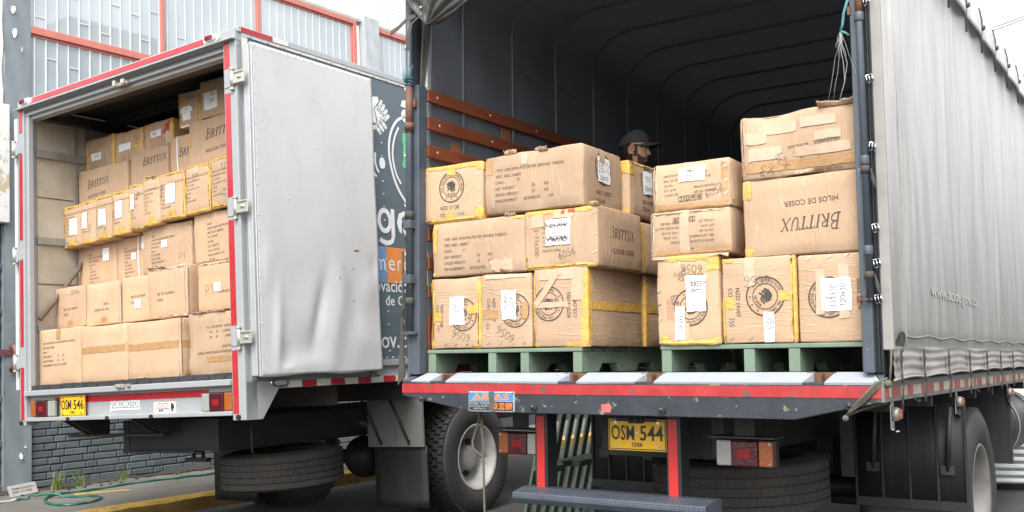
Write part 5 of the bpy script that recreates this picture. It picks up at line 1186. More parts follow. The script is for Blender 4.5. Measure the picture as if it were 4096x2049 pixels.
# ---- pallet 1, bottom row
c = Carton(FB, 'carton with a sheet reading 124 120X10 and yellow tape down both sides', -2.465, -2.125, YB, .70, .243, .632, 11, GB1, True, crush=1.3)
c.ring(.225, .185, .088, 90); c.lines(['NZD 21058', 'COLOR:'], .085, .245, .020, -.032 * -1, -90, asp=.9); c.lines(['124'], .062, .125, .018, .03, -90, 'ink_red')
c.edge('left', 0, 1, .018); c.edge('right', .0, 1, .018); c.rect('tape', 'ytape', 0, .155, .075, .20); c.rect('tape', 'ytape', .26, .19, .34, .235); c.paper(.135, .13, .235, .285, notes=[('120X10', .022, .14, .022, -90), ('124', .045, .13, .030, -90), ('Z', .085, .09, .022, -90)])
c.pen('6056', .275, .075, .045, 165); c.edge('bottom', .85, 1, .012); c.staples([(.1, .02), (.17, .018), (.25, .02)])
c = Carton(FB, 'carton with a sheet reading 423 120X10 and no yellow tape', -2.120, -1.792, YB, .70, .243, .636, 12, GB1, True)
c.ring(.225, .195, .088, 90); c.lines(['NZD 22027', 'COLOR:'], .098, .265, .020, .036, -90, asp=.9); c.lines(['423'], .055, .135, .020, .03, -90, 'ink_blue'); c.rect('tape', 'btape', 0, .155, .11, .205); c.rect('tape', 'btape', .27, .15, .328, .23)
c.paper(.140, .15, .235, .305, notes=[('120X10', .020, .14, .020, -90), ('423', .052, .12, .026, -90), ('Z', .085, .09, .020, -90)]); c.pen('6056', .225, .06, .045, 150); c.staples([(.05, .02), (.13, .02), (.21, .02), (.28, .02)])
c.rect('tape', 'ctape', .03, .37, .30, .393, .003)
c = Carton(FB, 'carton with a torn strip across its emblem and yellow band along its shaded side', -1.777, -1.452, YB, .70, .240, .650, 13, GB1, True)
c.ring(.095, .225, .088, 90); c.lines(['NZD 21055', 'COLOR:'], .205, .15, .020, .038, 90, asp=.95); c.edge('right', 0, 1, .034); c.edge('left', .1, 1, .008); c.rect('tape', 'ytape', .0, .0, .03, .022); c.rect('tape', 'ytape', .20, .0, .30, .022)
c.rect('tape', 'ytape', -.0 + .0, .19, .60, .235, .003, 'R'); c.rect('tape', 'ctape', .04, .35, .32, .405, .003); c.rect('tape', 'ctape', .235, .24, .30, .40, .0032); c.rect('tape', 'ctape', .0, .205, .21, .235, .0035)
v, f = ribbon2([(0, 0), (.05, .055), (.09, .105), (.13, .16), (.155, .17)], .034); c.geo('torn_strip', 'carton', v, f, .012, .22, 0, .006)
c = Carton(FB, 'yellow cornered carton directly behind the one with the yellow banded shaded side', -1.790, -1.435, .71, 1.10, .240, .640, 14, GB1, True)
c.edge('right', 0, 1, .03); c.rect('tape', 'ytape', 0, .19, .38, .235, .003, 'R'); c.torn(.30, .40, .05, -.03, lift=.01)
# ---- pallet 1, middle row
c = Carton(FB, 'long thread printed carton torn along its lower edge, under the NZD 21138 carton', -2.455, -1.828, YB, .50, .645, .948, 15, GB1, crush=1.6)
c.lines(THREAD('10', k=1.15), .085, .215, .0155, .0335, 0, asp=.92); c.lines(['10'], .215, .148, .016, .03, 0, 'ink_blue'); c.edge('left', .45, 1, .03); c.rect('tape', 'ytape', .56, .285, .62, .303); c.edge('bottom', .0, .06, .015)
c.rect('torn_paper', 'ctape', .40, .012, .55, .075, .003, 'F', .012); c.torn(.42, .0, .13, .02, lift=.02, seed=3); c.torn(.50, .303, .07, .016, lift=.012, seed=5)
c = Carton(FB, 'carton with a scribbled out sheet, I-11X100 and 6056 penned on it', -1.828, -1.388, YB, .585, .648, .955, 16, GB1, crush=1.2)
c.lines(['ITEM: HILOS DE COSER', 'SIZE: 40/2 5000Y', 'QTY: 60 CONOS', 'G.W.:', 'COLOR:', 'C/NO.:  39', 'MADE IN CHINA'], .11, .245, .013, .024, 0, 'ink_faint', asp=.85); c.paper(.135, .12, .285, .255, notes=[('2-4-7', .01, .055, .022, 0)])
for k in range(5):
    v, f = scribble(.13, .022, 16, 70 + k); c.geo('handwriting', 'pen', v, f, .145, (.145, .15, .21, .215, .135)[k], 0, .006)
c.pen('6056', .215, .045, .038, 14); c.pen('I-11X100', .06, .215, .026, -90); c.edge('top', .0, 1, .025); c.edge('bottom', .0, 1, .016); c.edge('left', 0, .2, .012)
c.rect('tape', 'ctape', .18, .26, .30, .307, .0035); c.rect('tape', 'ctape', .04, .22, .12, .29, .0032); c.rect('tape', 'ink_red', .27, .285, .31, .305, .004); c.rect('tape', 'ink_red', .225, .28, .25, .305, .004)
c.word(.05, .12, .155, 0, 'R', w=.27); c.fit('HILOS DE COSER', .13, .075, .026, .25, 0, 'R'); c.rect('tape', 'ctape', .13, .0, .145, .30, .003, 'R'); c.torn(.40, .305, .06, .02, lift=.02, seed=8); c.staples([(.425, .07), (.425, .16), (.425, .27)])
c = Carton(FB, 'shaded carton with a yellow taped corner, directly behind the scribbled sheet carton', -1.82, -1.40, .60, 1.0, .645, .925, 17, GB1)
c.edge('right', 0, 1, .03); c.torn(.33, .28, .08, .03, lift=.02, seed=12); c.lines(['NZD 21058', 'COLOR:'], .12, .15, .02, .04, 0, 'ink', 'R')
# ---- pallet 1, top row
c = Carton(FB, 'carton with a round emblem over NZD 21138 and yellow tape along its top', -2.512, -2.105, YB, .48, .950, 1.272, 18, GB1)
c.ring(.195, .198, .086); c.fit('NZD 21138', .115, .072, .020, .13); c.fit('COLOR:', .115, .032, .020, .095); c.fit('105', .235, .032, .018, .048, m='ink_blue'); c.edge('top', 0, 1, .026); c.edge('right', .0, .2, .05); c.edge('right', .85, 1, .04); c.edge('bottom', .0, 1, .016); c.edge('left', .75, 1, .01); c.rect('tape', 'ytape', .165, .265, .225, .322); c.rect('tape', 'ytape', .15, .0, .215, .055); c.staples([(.385, .1), (.39, .17), (.38, .25)])
c = Carton(FB, 'long thread printed carton with a sheet on its shaded end and scuffed top', -2.088, -1.468, YB, .515, .965, 1.285, 19, GB1, crush=1.7, bulge=.01)
c.lines(THREAD('58', k=1.2), .072, .245, .0155, .0335, 0, asp=.95); c.lines(['58'], .215, .185, .016, .03, 0, 'ink_blue'); c.rect('tape', 'ctape', .245, .25, .285, .32, .003); c.rect('tape', 'btape', .0, .22, .05, .30); c.torn(.13, .318, .08, .022, lift=.015, seed=21); c.torn(.33, .32, .05, .014, lift=.01, seed=22)
c.ring(.20, .215, .085, 0, 'R'); c.paper(.135, .14, .275, .275, 'R', [('250-75', .01, .085, .028, 0), ('213-75', .01, .05, .028, 0), ('120X10', .015, .012, .024, 0)]); c.fit('NZD 22027', .13, .075, .022, .16, 0, 'R'); c.fit('COLOR:', .13, .033, .020, .10, 0, 'R'); c.rect('tape', 'ctape', .16, .25, .22, .32, .006, 'R'); c.torn(.36, .31, .05, .02, 'F', .02, 30)
c = Carton(FB, 'shaded carton right in front of the man, a sheet on its side', -1.83, -1.425, .53, .93, .965, 1.262, 20, GB1)
c.edge('top', 0, 1, .05); c.edge('right', .75, 1, .05); c.edge('bottom', .7, 1, .03); c.ring(.21, .20, .078, 0, 'R'); c.paper(.15, .13, .26, .26, 'R', [('157', .02, .07, .03, 0), ('120X10', .01, .02, .024, 0)]); c.fit('NZD 21858', .14, .075, .02, .13, 0, 'R'); c.fit('COLOR:', .14, .035, .02, .09, 0, 'R'); c.edge('top', 0, .9, .012, 'ytape', 'R')
# ---- pallet 2
c = Carton(FB, 'carton with a number list sheet and torn paper strip, marked 19 in pen', -1.055, -.735, .085, .60, .240, .662, 31, GB2, crush=1.8)
c.ring(.175, .175, .085, 180); c.fit('COLOR:', .245, .335, .026, .095, 180); c.pen('6056', .24, .375, .04, 175); c.pen('19', .12, .19, .04, 100); c.pen('08X', .14, .30, .03, 70); c.lines(['111'], .115, .32, .02, .03, 160, 'ink_blue'); c.paper(.155, .155, .255, .325, notes=[(q, .022 + .016 * i, .145, .013, -90) for i, q in enumerate(('354 32', '300 22', '213 3', '217 5', '75'))]); c.paper(.095, .02, .145, .18, notes=[('1X130', .02, .12, .02, -90)])
c.edge('top', 0, 1, .03); c.edge('right', .82, 1, .06); c.edge('bottom', 0, 1, .02); c.rect('tape', 'ytape', .02, .0, .06, .045); c.rect('tape', 'ytape', .27, 0, .32, .035); c.rect('tape', 'ctape', .12, .02, .17, .10, .003)
for k in range(5): c.fit('100% SPUN POLY', .052 + .009 * k, .215, .005, .10, -90, m='ink_red')
c.staples([(.012, .12), (.012, .19), (.012, .25), (.012, .33)])
c = Carton(FB, 'carton with a narrow slip reading 355 under its round emblem', -.722, -.378, .095, .62, .240, .632, 32, GB2, True)
c.ring(.205, .212, .088, -60); c.lines(['NZD 19107', 'COLOR:'], .085, .255, .020, .036, -90, asp=.95); c.lines(['355'], .055, .12, .026, .03, -90, 'ink_blue'); c.pen('6056', .23, .31, .045, 182); c.edge('right', 0, 1, .018); c.rect('tape', 'ytape', .0, .16, .055, .215); c.rect('tape', 'ytape', .27, .19, .344, .235); c.rect('tape', 'ytape', .0, .375, .05, .392); c.rect('tape', 'ctape', .11, .26, .16, .392, .003); c.edge('left', 0, .5, .008); c.paper(.195, .005, .245, .14, notes=[('355', .016, .118, .030, -90)]); c.staples([(.04, .02), (.13, .02)])
c = Carton(FB, 'carton with a sheet reading 131310 120X10, beside the rear post', -.366, -.045, .10, .62, .240, .625, 33, GB2, True)
c.ring(.135, .195, .088, 90); c.paper(.105, .135, .235, .28, notes=[('Z', .04, .05, .02, 90), ('131310', .065, .015, .024, 90), ('120X10', .105, .018, .024, 90)]); c.lines(['NZD 22020', 'COLOR'], .258, .14, .020, .042, 90, asp=.95); c.pen('131310', .30, .245, .022, 84, m='ink_blue'); c.rect('tape', 'ctape', .18, .10, .225, .34, .003); c.rect('tape', 'ctape', .08, .12, .12, .32, .003); c.staples([(.05, .37), (.14, .372), (.22, .375)]); c.rect('tape', 'ctape', .27, .33, .32, .38, .003)
c = Carton(FB, 'flat carton printed upside down with glossy tape down its middle', -1.082, -.672, .09, .36, .664, .882, 34, GB2, crush=1.6)
MH = ['100% SPUN POLYESTER SEWING THREAD', [('SPEC.: 20/3-30.4000YDS', 0), ('G.W.: 23 KGS', .19)], [('COL.NO.: 805', 0), ('N.W.: 20.2 KGS', .19)], [('QTTY.: 60 PCS', 0), ('MEAS: 52.5X43.5X24.5 CM', .17)], [('CTN.NO.: 275', 0), ('ART.NO.: 0184-2020', .17)]]
c.lines(MH, .33, .060, .0115, .0235, 180, asp=.75); c.fit('mH', .225, .035, .022, .05, 180, off=.03); c.icons(.235, .185, .024, 4, 180); c.rect('tape', 'ctape', .155, .0, .205, .218, .003); c.edge('left', 0, 1, .012, 'ctape'); c.edge('bottom', 0, 1, .03, 'btape'); c.edge('top', 0, 1, .016, 'ctape'); c.staples([(.015, .05), (.015, .12), (.015, .19)]); c.torn(.0, .0, .4, -.015, lift=.008, seed=44)
c.rect('tape', 'ctape', .06, .05, .09, .20, .004, 'R')
c = Carton(FB, 'flat carton with a wide sheet reading MH 205 and 6056 in pen', -1.062, -.668, .09, .36, .884, 1.115, 35, GB2, crush=1.4)
MH2 = ['100% SPUN POLYESTER SEWING THREAD', [('SPEC.: 20/3-30.4000YDS', 0), ('G.W.: 23 KGS', .17)], 'COL.NO.:', [('QTTY.: 60 PCS', 0), ('MEAS:52.5X43.5X24.5 CM', .155)], [('CTN.NO.: 287', 0), ('ART.NO.: 0184-2020', .155)]]
c.lines(MH2, .055, .175, .0115, .0235, 2, asp=.75); c.fit('mH', .14, .195, .022, .045, 2, off=.03); c.paper(.135, .135, .27, .205, notes=[('MH', .045, .038, .022, 3), ('205', .03, .01, .02, 3)]); c.icons(.135, .04, .025, 4, 2); c.pen('6056', .275, .045, .034, 18); c.rect('tape', 'ctape', .165, .18, .215, .231, .0035); c.edge('left', 0, 1, .014, 'ctape'); c.edge('bottom', 0, 1, .03, 'btape'); c.rect('tape', 'btape', .35, .02, .394, .21, .003); c.staples([(.37, .06), (.37, .12), (.37, .19)]); c.rect('tape', 'ctape', .0, .03, .04, .20, .004, 'R')
c = Carton(FB, 'large clean carton with its BRITTUX wordmark upside down, beside the rear post', -.610, -.045, YB, .58, .632, .988, 36, GB2, bulge=.004)
c.word(.055, .445, .175, 182, w=.275); c.fit('HILOS DE COSER', .435, .225 + .028, .024, .245, 182); c.rect('tape', 'ytape', .0, .27, .04, .356, .003); c.edge('left', .0, .12, .03); c.edge('bottom', .0, .05, .02)
c = Carton(FB, 'crumpled carton wrapped in clear tape, topmost on the pallet beside the rear post', -.610, -.045, YB, .52, .990, 1.285, 37, GB2, crush=2.6, bulge=.016)
TH = ['ITEM: 100% SPUN POLYESTER SEWING', 'SPEC: 40S/3 5000Y', [('C/NO.:', 0), ('19', .14)], [('NET WEIGHT:', 0), ('24', .17)], [('GROSS WEIGHT:', 0), ('26', .17)], [('MEASUREMENT:', 0), ('60.5X30.5X47', .14)]]
c.lines(TH, .46, .012, .0135, .025, 183, asp=.85)
for a in ((.08, .20, .26, .255), (.28, .215, .44, .26), (.02, .165, .12, .22), (.03, .085, .19, .145), (.25, .085, .50, .13), (.34, .15, .46, .19)): c.rect('tape', 'ctape', *a, .003)
c.rect('tape', 'btape', .0, .03, .52, .075, .0028); c.pen('X3', .16, .055, .05, 170); c.pen('X24', .23, .05, .04, 120); c.edge('left', 0, 1, .012, 'ctape'); c.torn(.36, .29, .19, .022, lift=.03, seed=51)

# ---- box truck
SPEC = ['221015', 'COMM: 100% POLYESTER SEWING THREAD', 'SPEC: TEX 105 3000YDS', 'QTY: 100 CONES', 'COLOR:', 'G.W.: 36.04 KGS', 'N.W.: 31.59 KGS', 'MEAS: 61X43X37.5 CM', 'CTN NO.:']
CON = ['ITEM: HILOS DE COSER 100% POLYESTER', 'SIZE: 20/2 5000 YARDAS', 'QTY: 60 CONOS', 'G.W: 12 KG N.W: 9 KG', 'COLOR:', 'C/NO:', 'MADE IN CHINA']
def ca(label, x0, x1, y0, z0, z1, seed, dep=.42, **k): return Carton(FA, label, x0, x1, y0, y0 + dep, z0, z1, seed, GA, **k)
# row 1 (on the floor)
c = ca('carton with upright sewing thread print, on the box truck floor by the side wall', -2.597, -2.018, .10, .318, .766, 101)
c.lines(THREAD('', '24', '26', '60.5 X 30.5 X 47', '40S/3 5000Y', 1.05), .065, .345, .0165, .036, 1, asp=.9); c.rect('tape', 'btape', .25, .36, .31, .445, .002)
c = ca('blank brown taped carton on the box truck floor, beside the upright printed carton', -2.012, -1.424, .10, .318, .752, 102); c.rect('tape', 'btape', .0, .225, .585, .285, .0022); c.rect('tape', 'ctape', .01, .275, .57, .29, .0026)
c = ca('blank brown taped carton on the box truck floor with its shaded end showing', -1.418, -.800, .10, .318, .745, 103); c.rect('tape', 'btape', .0, .215, .615, .265, .0022); c.rect('tape', 'btape', 0, .215, .3, .265, .0022, 'R'); c.edge('right', 0, 1, .008, 'ctape'); c.torn(.12, .0, .1, .01, lift=.03, seed=61)
c = ca('carton with sewing thread print upside down, on the box truck floor', -.727, -.115, .12, .318, .760, 104, crush=1.6)
c.lines(THREAD('', '24', '26', '60.5X30.5X47', '40S/3 5000Y', 1.0), .52, .155, .0165, .036, 181, asp=.85); c.torn(.05, .44, .35, .012, lift=.02, seed=62); c.rect('tape', 'btape', .2, .09, .45, .13, .0022); c.edge('left', 0, .12, .012)
# row 2
c = ca('carton marked 32366 in pen above a short print, in the box truck', -2.597, -2.175, .25, .778, 1.118, 105)
c.lines(['SPEC: TEX 105 3000YDS', 'COLOR:'], .13, .165, .018, .042, 1, asp=.7); c.pen('32366', .23, .27, .035, 4, wd=.002); c.rect('tape', 'btape', .18, .02, .25, .06, .002); c.rect('tape', 'ctape', .18, .28, .26, .335, .0025); c.pen('69', .06, .12, .05, 75, wd=.002); c.edge('bottom', .75, 1, .012)
c = ca('carton with a short print upside down, beside the carton penned 32366', -2.172, -1.728, .26, .775, 1.115, 106); c.lines(['SPEC: TEX 105 3000YDS', 'COLOR:'], .30, .115, .018, .042, 181, asp=.7); c.rect('tape', 'btape', .2, .02, .27, .06, .002); c.edge('right', 0, 1, .008, 'ctape')
c = ca('carton with a white sticker below its short print, beside the jutting carton', -1.715, -1.275, .27, .775, 1.125, 107); c.lines(['SPEC: TEX 105 3000YDS', 'COLOR:'], .12, .20, .018, .042, 1, asp=.7); c.paper(.17, .10, .25, .165)
c = ca('carton jutting forward with a short print and its shaded end showing', -1.270, -.815, .18, .765, 1.145, 108, crush=1.4); c.lines(['SPEC: TEX 105 3000YDS', 'COLOR:'], .12, .19, .018, .045, 1, asp=.75); c.edge('top', 0, 1, .02, 'ctape'); c.edge('bottom', .3, 1, .012, 'ctape'); c.edge('right', 0, 1, .008, 'ctape'); c.torn(.02, .375, .2, .015, lift=.02, seed=63)
c = ca('carton marked P1 in pen with a white sticker and short upside down print', -.765, -.12, .24, .785, 1.135, 109); c.lines(['SPEC: TEX 105 3000YDS', 'COLOR:'], .42, .125, .018, .04, 181, asp=.7); c.paper(.185, .135, .255, .20); c.pen('P1', .09, .115, .07, 5, wd=.0024); c.edge('top', 0, 1, .012, 'ctape'); c.rect('tape', 'ytape', .055, .02, .075, .04)
# row 3
c = ca('carton with a striped shipping label and a yellow dot, by the leaning pole', -2.597, -2.047, .46, 1.13, 1.480, 110, rz=-.01)
c.lines(SPEC, .17, .275, .0155, .029, 2, asp=.6); c.paper(.37, .20, .46, .305); c.lines(['IIIII', 'NZD 2', '1  1'], .39, .29, .012, .03, 2, m='ink'); c.rect('tape', 'ytape', .40, .135, .42, .155)
c = ca('carton with a white sticker and a vertical white plastic band', -2.043, -1.63, .46, 1.135, 1.490, 111); c.lines(SPEC, .10, .275, .0155, .029, 2, asp=.6); c.paper(.20, .165, .26, .22); c.rect('plastic_band', 'paper', .285, .0, .295, .355, .003, 'F', 0); c.paper(.335, .24, .40, .345)
c = ca('carton with a white sticker and a square yellow dot near its top corner', -1.62, -1.02, .40, 1.15, 1.522, 112); c.lines(SPEC, .11, .30, .0155, .030, 2, asp=.68); c.paper(.245, .195, .315, .25); c.rect('tape', 'ytape', .475, .325, .495, .345); c.pen('P1', .45, .07, .06, 3, wd=.002); c.edge('right', .9, 1, .02, 'btape')
c = ca('carton with a tall block of weights print and no stickers', -.965, -.12, .38, 1.165, 1.545, 113); c.lines(SPEC, .15, .30, .0175, .034, 3, asp=.72); c.edge('bottom', 0, 1, .012, 'btape')
# row 4 (yellow taped)
xs4 = [(-2.600, -2.363, 'T 324 paper and the lowest tape', 1.470, 1.818), (-2.360, -2.158, 'sheet reading 347', 1.478, 1.828), (-2.155, -1.935, 'sheet reading 137', 1.485, 1.840), (-1.932, -1.692, 'torn white sheet', 1.497, 1.848), (-1.690, -1.522, 'sheet at its edge', 1.510, 1.875), (-1.519, -1.318, 'clear taped top and no sheet', 1.525, 1.898), (-1.316, -1.020, 'tall sheet and 6056 in pen', 1.540, 1.905), (-1.005, -.725, 'pen marks above its print', 1.548, 1.917), (-.712, -.12, 'blue stamps', 1.555, 1.930)]
lab4 = ['yellow taped carton with a sheet reading 324, at the side wall end', 'yellow taped carton with a sheet reading 347 at its edge', 'yellow taped carton with a sheet reading 137 in its middle', 'yellow taped carton with a sheet marked with a single 8', 'narrowest yellow taped carton, penned 688 beside a sheet lapping its edge', 'yellow taped carton with no sheet and crumpled clear tape at its top', 'yellow taped carton with a tall sheet beside 6056 and P1 in pen', 'yellow taped carton marked 1P in large pen above its print, no sheet', 'yellow taped carton with blue stamped numbers 618 and 137']
for i, (x0, x1, _, z0, z1) in enumerate(xs4):
    w = x1 - x0
    c = ca(lab4[i], x0, x1, .34, z0, z1, 120 + i, .45, crush=1.3); c.lines(CON, .015, .285, .0145, .030, 2, m='ink_faint', asp=min(.75, .75 * (w - .03) / .26)); c.edge('top', 0, 1, .022); c.edge('bottom', 0, 1, .028 if i % 2 else .018)
    if i in (0, 3, 7): c.edge('left', 0, 1, .012)
    if i in (3, 6, 7): c.edge('right', .0, 1, .012)
    if i in (0, 2, 3, 5, 6): c.rect('tape', 'ytape', w * .35, .0, w * .65, .075)
    if i == 0: c.paper(.085, .10, .195, .24, notes=[('157', .07, .12, .024, -90), ('324', .025, .12, .024, -90)]); c.pen('6056', .01, .02, .025, 8, wd=.002)
    if i == 1: c.paper(.02, .13, .10, .26, notes=[('347', .045, .11, .024, -90)]); c.pen('6056', .14, .08, .028, 80, wd=.002)
    if i == 2: c.paper(.05, .12, .15, .25, notes=[('137', .055, .11, .026, -90)]); c.pen('6056', .13, .02, .028, 75, wd=.002)
    if i == 3: c.paper(.05, .14, .145, .275, notes=[('8', .05, .05, .03, 80)])
    if i == 4: c.paper(-.0 + .0, .17, .06, .29); c.pen('688', .10, .24, .03, 60, wd=.002)
    if i == 5: c.rect('tape', 'ctape', .05, .29, .16, .373, .0032); c.torn(.05, .37, .12, .015, lift=.02, seed=70)
    if i == 6: c.paper(.075, .13, .19, .28, notes=[('347', .06, .11, .024, -90)]); c.pen('6056', .035, .19, .035, 90, wd=.0024); c.pen('P1', .12, .01, .045, 0, wd=.002)
    if i == 7: c.pen('1P', .08, .25, .055, 5, wd=.0024); c.rect('tape', 'ctape', .10, .30, .16, .369, .003)
    if i == 8: c.pen('12', .12, .28, .05, 5, wd=.0024); c.lines(['618', '137'], .13, .14, .022, .04, 3, 'ink_blue'); c.rect('tape', 'ytape', .02, 0, .08, .05)
# row 5
for i, (x0, x1, y0, z0, z1, lb, wx) in enumerate([(-2.597, -1.910, .48, 1.82, 2.145, 'carton with a whole BRITTUX wordmark and HILOS DE COSER, by the side wall', .135),
                                             (-1.900, -1.415, .50, 1.86, 2.200, 'carton with a whole BRITTUX wordmark, its lower half behind yellow taped cartons', .17),
                                             (-1.408, -1.095, .52, 1.90, 2.245, 'carton with a white band beside a cut off BRITTUX wordmark', .115),
                                             (-1.090, -.12, .45, 1.93, 2.300, 'large carton with BRITTUX over HILOS DE COSER beside the open door frame', .205)]):
    c = ca(lb, x0, x1, y0, z0, z1, 140 + i); w = x1 - x0
    hz = z1 - z0
    if i < 2: c.word(.055, wx, hz - .165 if i == 0 else hz - .135, 3, w=.31)
    elif i == 2: c.word(.055, wx, hz - .17, 3, w=.29); c.rect('plastic_band', 'paper', .085, 0, .10, hz, .003, 'F', 0)
    else: c.word(.06, wx, .205, 4, w=.36)
    c.fit('HILOS DE COSER', wx, (.075 if i == 0 else .02 if i < 3 else .10), .024, .26, 3)
    if i == 0: c.edge('left', .7, 1, .02)
    if i == 1: c.edge('left', .75, 1, .012)
    if i == 3: c.rect('tape', 'ytape', .0, .15, .02, .30)
# row 6 and the topmost pair
for i, (x0, x1, z0, z1, lb) in enumerate([(-2.597, -2.190, 2.150, 2.428, 'small carton with a slip reading 0510, at the side wall end'), (-2.186, -1.795, 2.165, 2.420, 'small carton with a blank slip and 804 in pen'), (-1.788, -1.410, 2.200, 2.425, 'small carton with red stains beside its slip')]):
    c = ca(lb, x0, x1, .55, z0, z1, 150 + i, .38, crush=1.6); h = z1 - z0
    c.edge('left', 0, 1, .018 if i else .04); c.edge('right', 0, 1, .028); c.edge('top', 0, 1 if i < 2 else .25, .012)
    for k in range(5): c.fit(('NZD 22027', 'KG 25', '27 KG', '60.5X42X35', 'POLYESTER')[k], .10 + .045 * k, h * .45, .012, h * .38, -88, m='ink_faint')
    c.fit('SEWING THREAD', .12, h * .92, .011, h * .36, -88, m='ink_faint')
    if i == 0: c.paper(.09, .085, .235, .15, notes=[('0510', .05, .02, .024, 5)]); c.pen('6056', .18, .19, .04, 4, wd=.002); c.rect('tape', 'ytape', .03, .11, .10, .15)
    if i == 1: c.paper(.07, .09, .24, .15); c.pen('804', .27, .20, .045, -75, wd=.0024); c.rect('tape', 'ytape', .27, .09, .39, .14)
    if i == 2: c.paper(.10, .10, .24, .155, notes=[('0X1', .03, .015, .024, 5)]); c.rect('stain', 'ink_red', .28, .06, .36, .19, .003, 'F', .02); c.rect('tape', 'ctape', .29, .02, .37, .12, .004, 'F', .01)
c = ca('topmost box truck carton with 6056 in pen and a white strap end', -1.225, -.972, .47, 2.285, 2.560, 160, .40, crush=1.4); c.edge('left', 0, 1, .02); c.edge('right', 0, 1, .022); c.edge('bottom', 0, .4, .02); c.pen('6056', .10, .20, .036, 8, wd=.0024); c.paper(.05, .05, .15, .16, notes=[('03', .03, .06, .03, 5)]); c.rect('strap_end', 'paper', .02, .0, .245, .012, .006, 'F', .003); c.rect('plastic_scrap', 'paper', .03, .11, .17, .145, .006, 'F', .01)
c = ca('topmost box truck carton with a sheet reading 06, beside the door frame', -.968, -.12, .47, 2.310, 2.605, 161, .40, crush=1.2); c.paper(.045, .06, .21, .20, notes=[('06', .09, .10, .028, 5), ('200', .07, .05, .028, 5)]); c.lines(['SEWING', 'THREAD', '25 KG'], .09, .30, .012, .03, -88, m='ink_faint')
# filler cartons deeper inside, glimpsed above the rows
c = ca('shaded carton deep behind the small red stained carton', -1.60, -1.18, 1.0, 2.15, 2.46, 171, .4); c.edge('left', 0, 1, .03)

# ================================================================= pallets
def pallet_parts(root, w, d, h=.128):
    """stringers run along y (depth), deck boards along x"""
    n = 4; xs = [0, w * .40, w * .62, w - .05] if n == 4 else None
    xs = [0.0, w * .415, w * .625, w - .052]
    for x in xs:
        g = G(); hh = h - .021
        poly = [(0, 0), (.18, 0), (.215, .045), (.37, .045), (.405, 0), (d - .405, 0), (d - .37, .045), (d - .215, .045), (d - .18, 0), (d, 0), (d, hh), (0, hh)]
        g.prism(poly, 'x', x, x + .052); g.build('stringer', M['pallet'], root, bevel=.004)
    nb = 8; bw = .10
    for i in range(nb):
        y0 = (d - bw) * i / (nb - 1) - (.004 if i == 0 else 0)
        g = G(); g.box(-.004 + .003 * (i % 3), w + .004 - .003 * (i % 2), y0, y0 + bw, h - .021 + .0005, h); g.build('deck_board', M['pallet'], root, bevel=.004)
    for y0 in (.02, d / 2 - .05, d - .12):
        pass
p1 = thing('pallet', 'green painted wooden pallet under the cartons nearest the wooden stake side', 'pallet', FB @ T(-2.492, .10, .1085), 'green pallets'); pallet_parts(p1, 1.0, 1.0)
p2 = thing('pallet', 'green painted wooden pallet under the cartons beside the bare rear post', 'pallet', FB @ T(-1.046, .10, .1085), 'green pallets'); pallet_parts(p2, 1.0, 1.0)
# pallet leaning on edge against the far side of the canvas truck
lean = Matrix.Translation((-4.28, 5.92, 0.012)) @ Matrix.Rotation(.06, 4, 'Z') @ Matrix.Rotation(.26, 4, 'Y') @ Matrix(((0, 0, -1, 0), (0, 1, 0, 0), (1, 0, 0, 0), (0, 0, 0, 1)))
p3 = thing('pallet', 'green pallet standing on edge on the road, leaning against the canvas truck', 'pallet', lean, 'green pallets')
W3, D3 = 1.20, 1.15
for x in (0.03, .50, .98):
    g = G(); g.prism([(0, 0), (.25, 0), (.29, .05), (.45, .05), (.49, 0), (D3, 0), (D3, .10), (0, .10)], 'x', x, x + .05); g.build('stringer', M['pallet'], p3, bevel=.004)
for i in range(9):
    y0 = (D3 - .065) * i / 8; g = G(); g.box(0, W3, y0, y0 + .065, .1005, .12); g.build('deck_board', M['pallet'], p3, bevel=.003)

# ================================================================= the man behind the cartons
person = thing('person', 'bearded man in a charcoal baseball cap standing inside the canvas truck, looking towards the right', 'person', FB @ T(-2.085, 1.90, .108))
def head_pt(th, z):
    """th: 0 = face, counter clockwise; z from chin (-.125) to crown (.13)"""
    zf = [-.135, -.118, -.108, -.092, -.078, -.070, -.063, -.056, -.044, -.030, .0, .018, .032, .055, .085, .112, .126, .130]
    xf = [.000, .040, .072, .083, .079, .089, .083, .091, .083, .082, .082, .090, .093, .092, .080, .052, .022, .0]
    xb = [-.045, -.045, -.047, -.052, -.058, -.062, -.065, -.070, -.078, -.085, -.098, -.102, -.104, -.104, -.092, -.062, -.026, .0]
    hw = [.030, .036, .042, .050, .055, .058, .060, .062, .065, .067, .071, .073, .075, .076, .070, .050, .022, .0]
    f = float(np.interp(z, zf, xf)); b = float(np.interp(z, zf, xb)); w = float(np.interp(z, zf, hw))
    c, s = math.cos(th), math.sin(th); cx = (f + b) / 2 * .4; a = (f - cx) if c > 0 else (cx - b)
    e = .82; x = cx + a * math.copysign(abs(c) ** e, c); y = w * math.copysign(abs(s) ** e, s)
    if c > 0:
        nz = max(0, 1 - abs(z + .030) / .012) if z < -.030 else max(0, 1 - (z + .030) / .052)
        x += .027 * nz * math.exp(-(y / .0125) ** 2) + .006 * max(0, 1 - abs(z + .030) / .018) * math.exp(-((abs(y) - .013) / .008) ** 2)
        x -= .010 * math.exp(-((abs(y) - .032) / .016) ** 2 - ((z - .002) / .014) ** 2)
        x += .004 * math.exp(-((abs(y) - .03) / .02) ** 2 - ((z - .022) / .008) ** 2)
    return (x, y, z)
HZ = 1.524
hd = bpy.data.objects.new('head', None)
C.objects.link(hd); hd.parent = person; hd.matrix_local = T(0, 0, HZ) @ Matrix.Rotation(R(15), 4, 'Z') @ Matrix.Rotation(R(3), 4, 'Y')
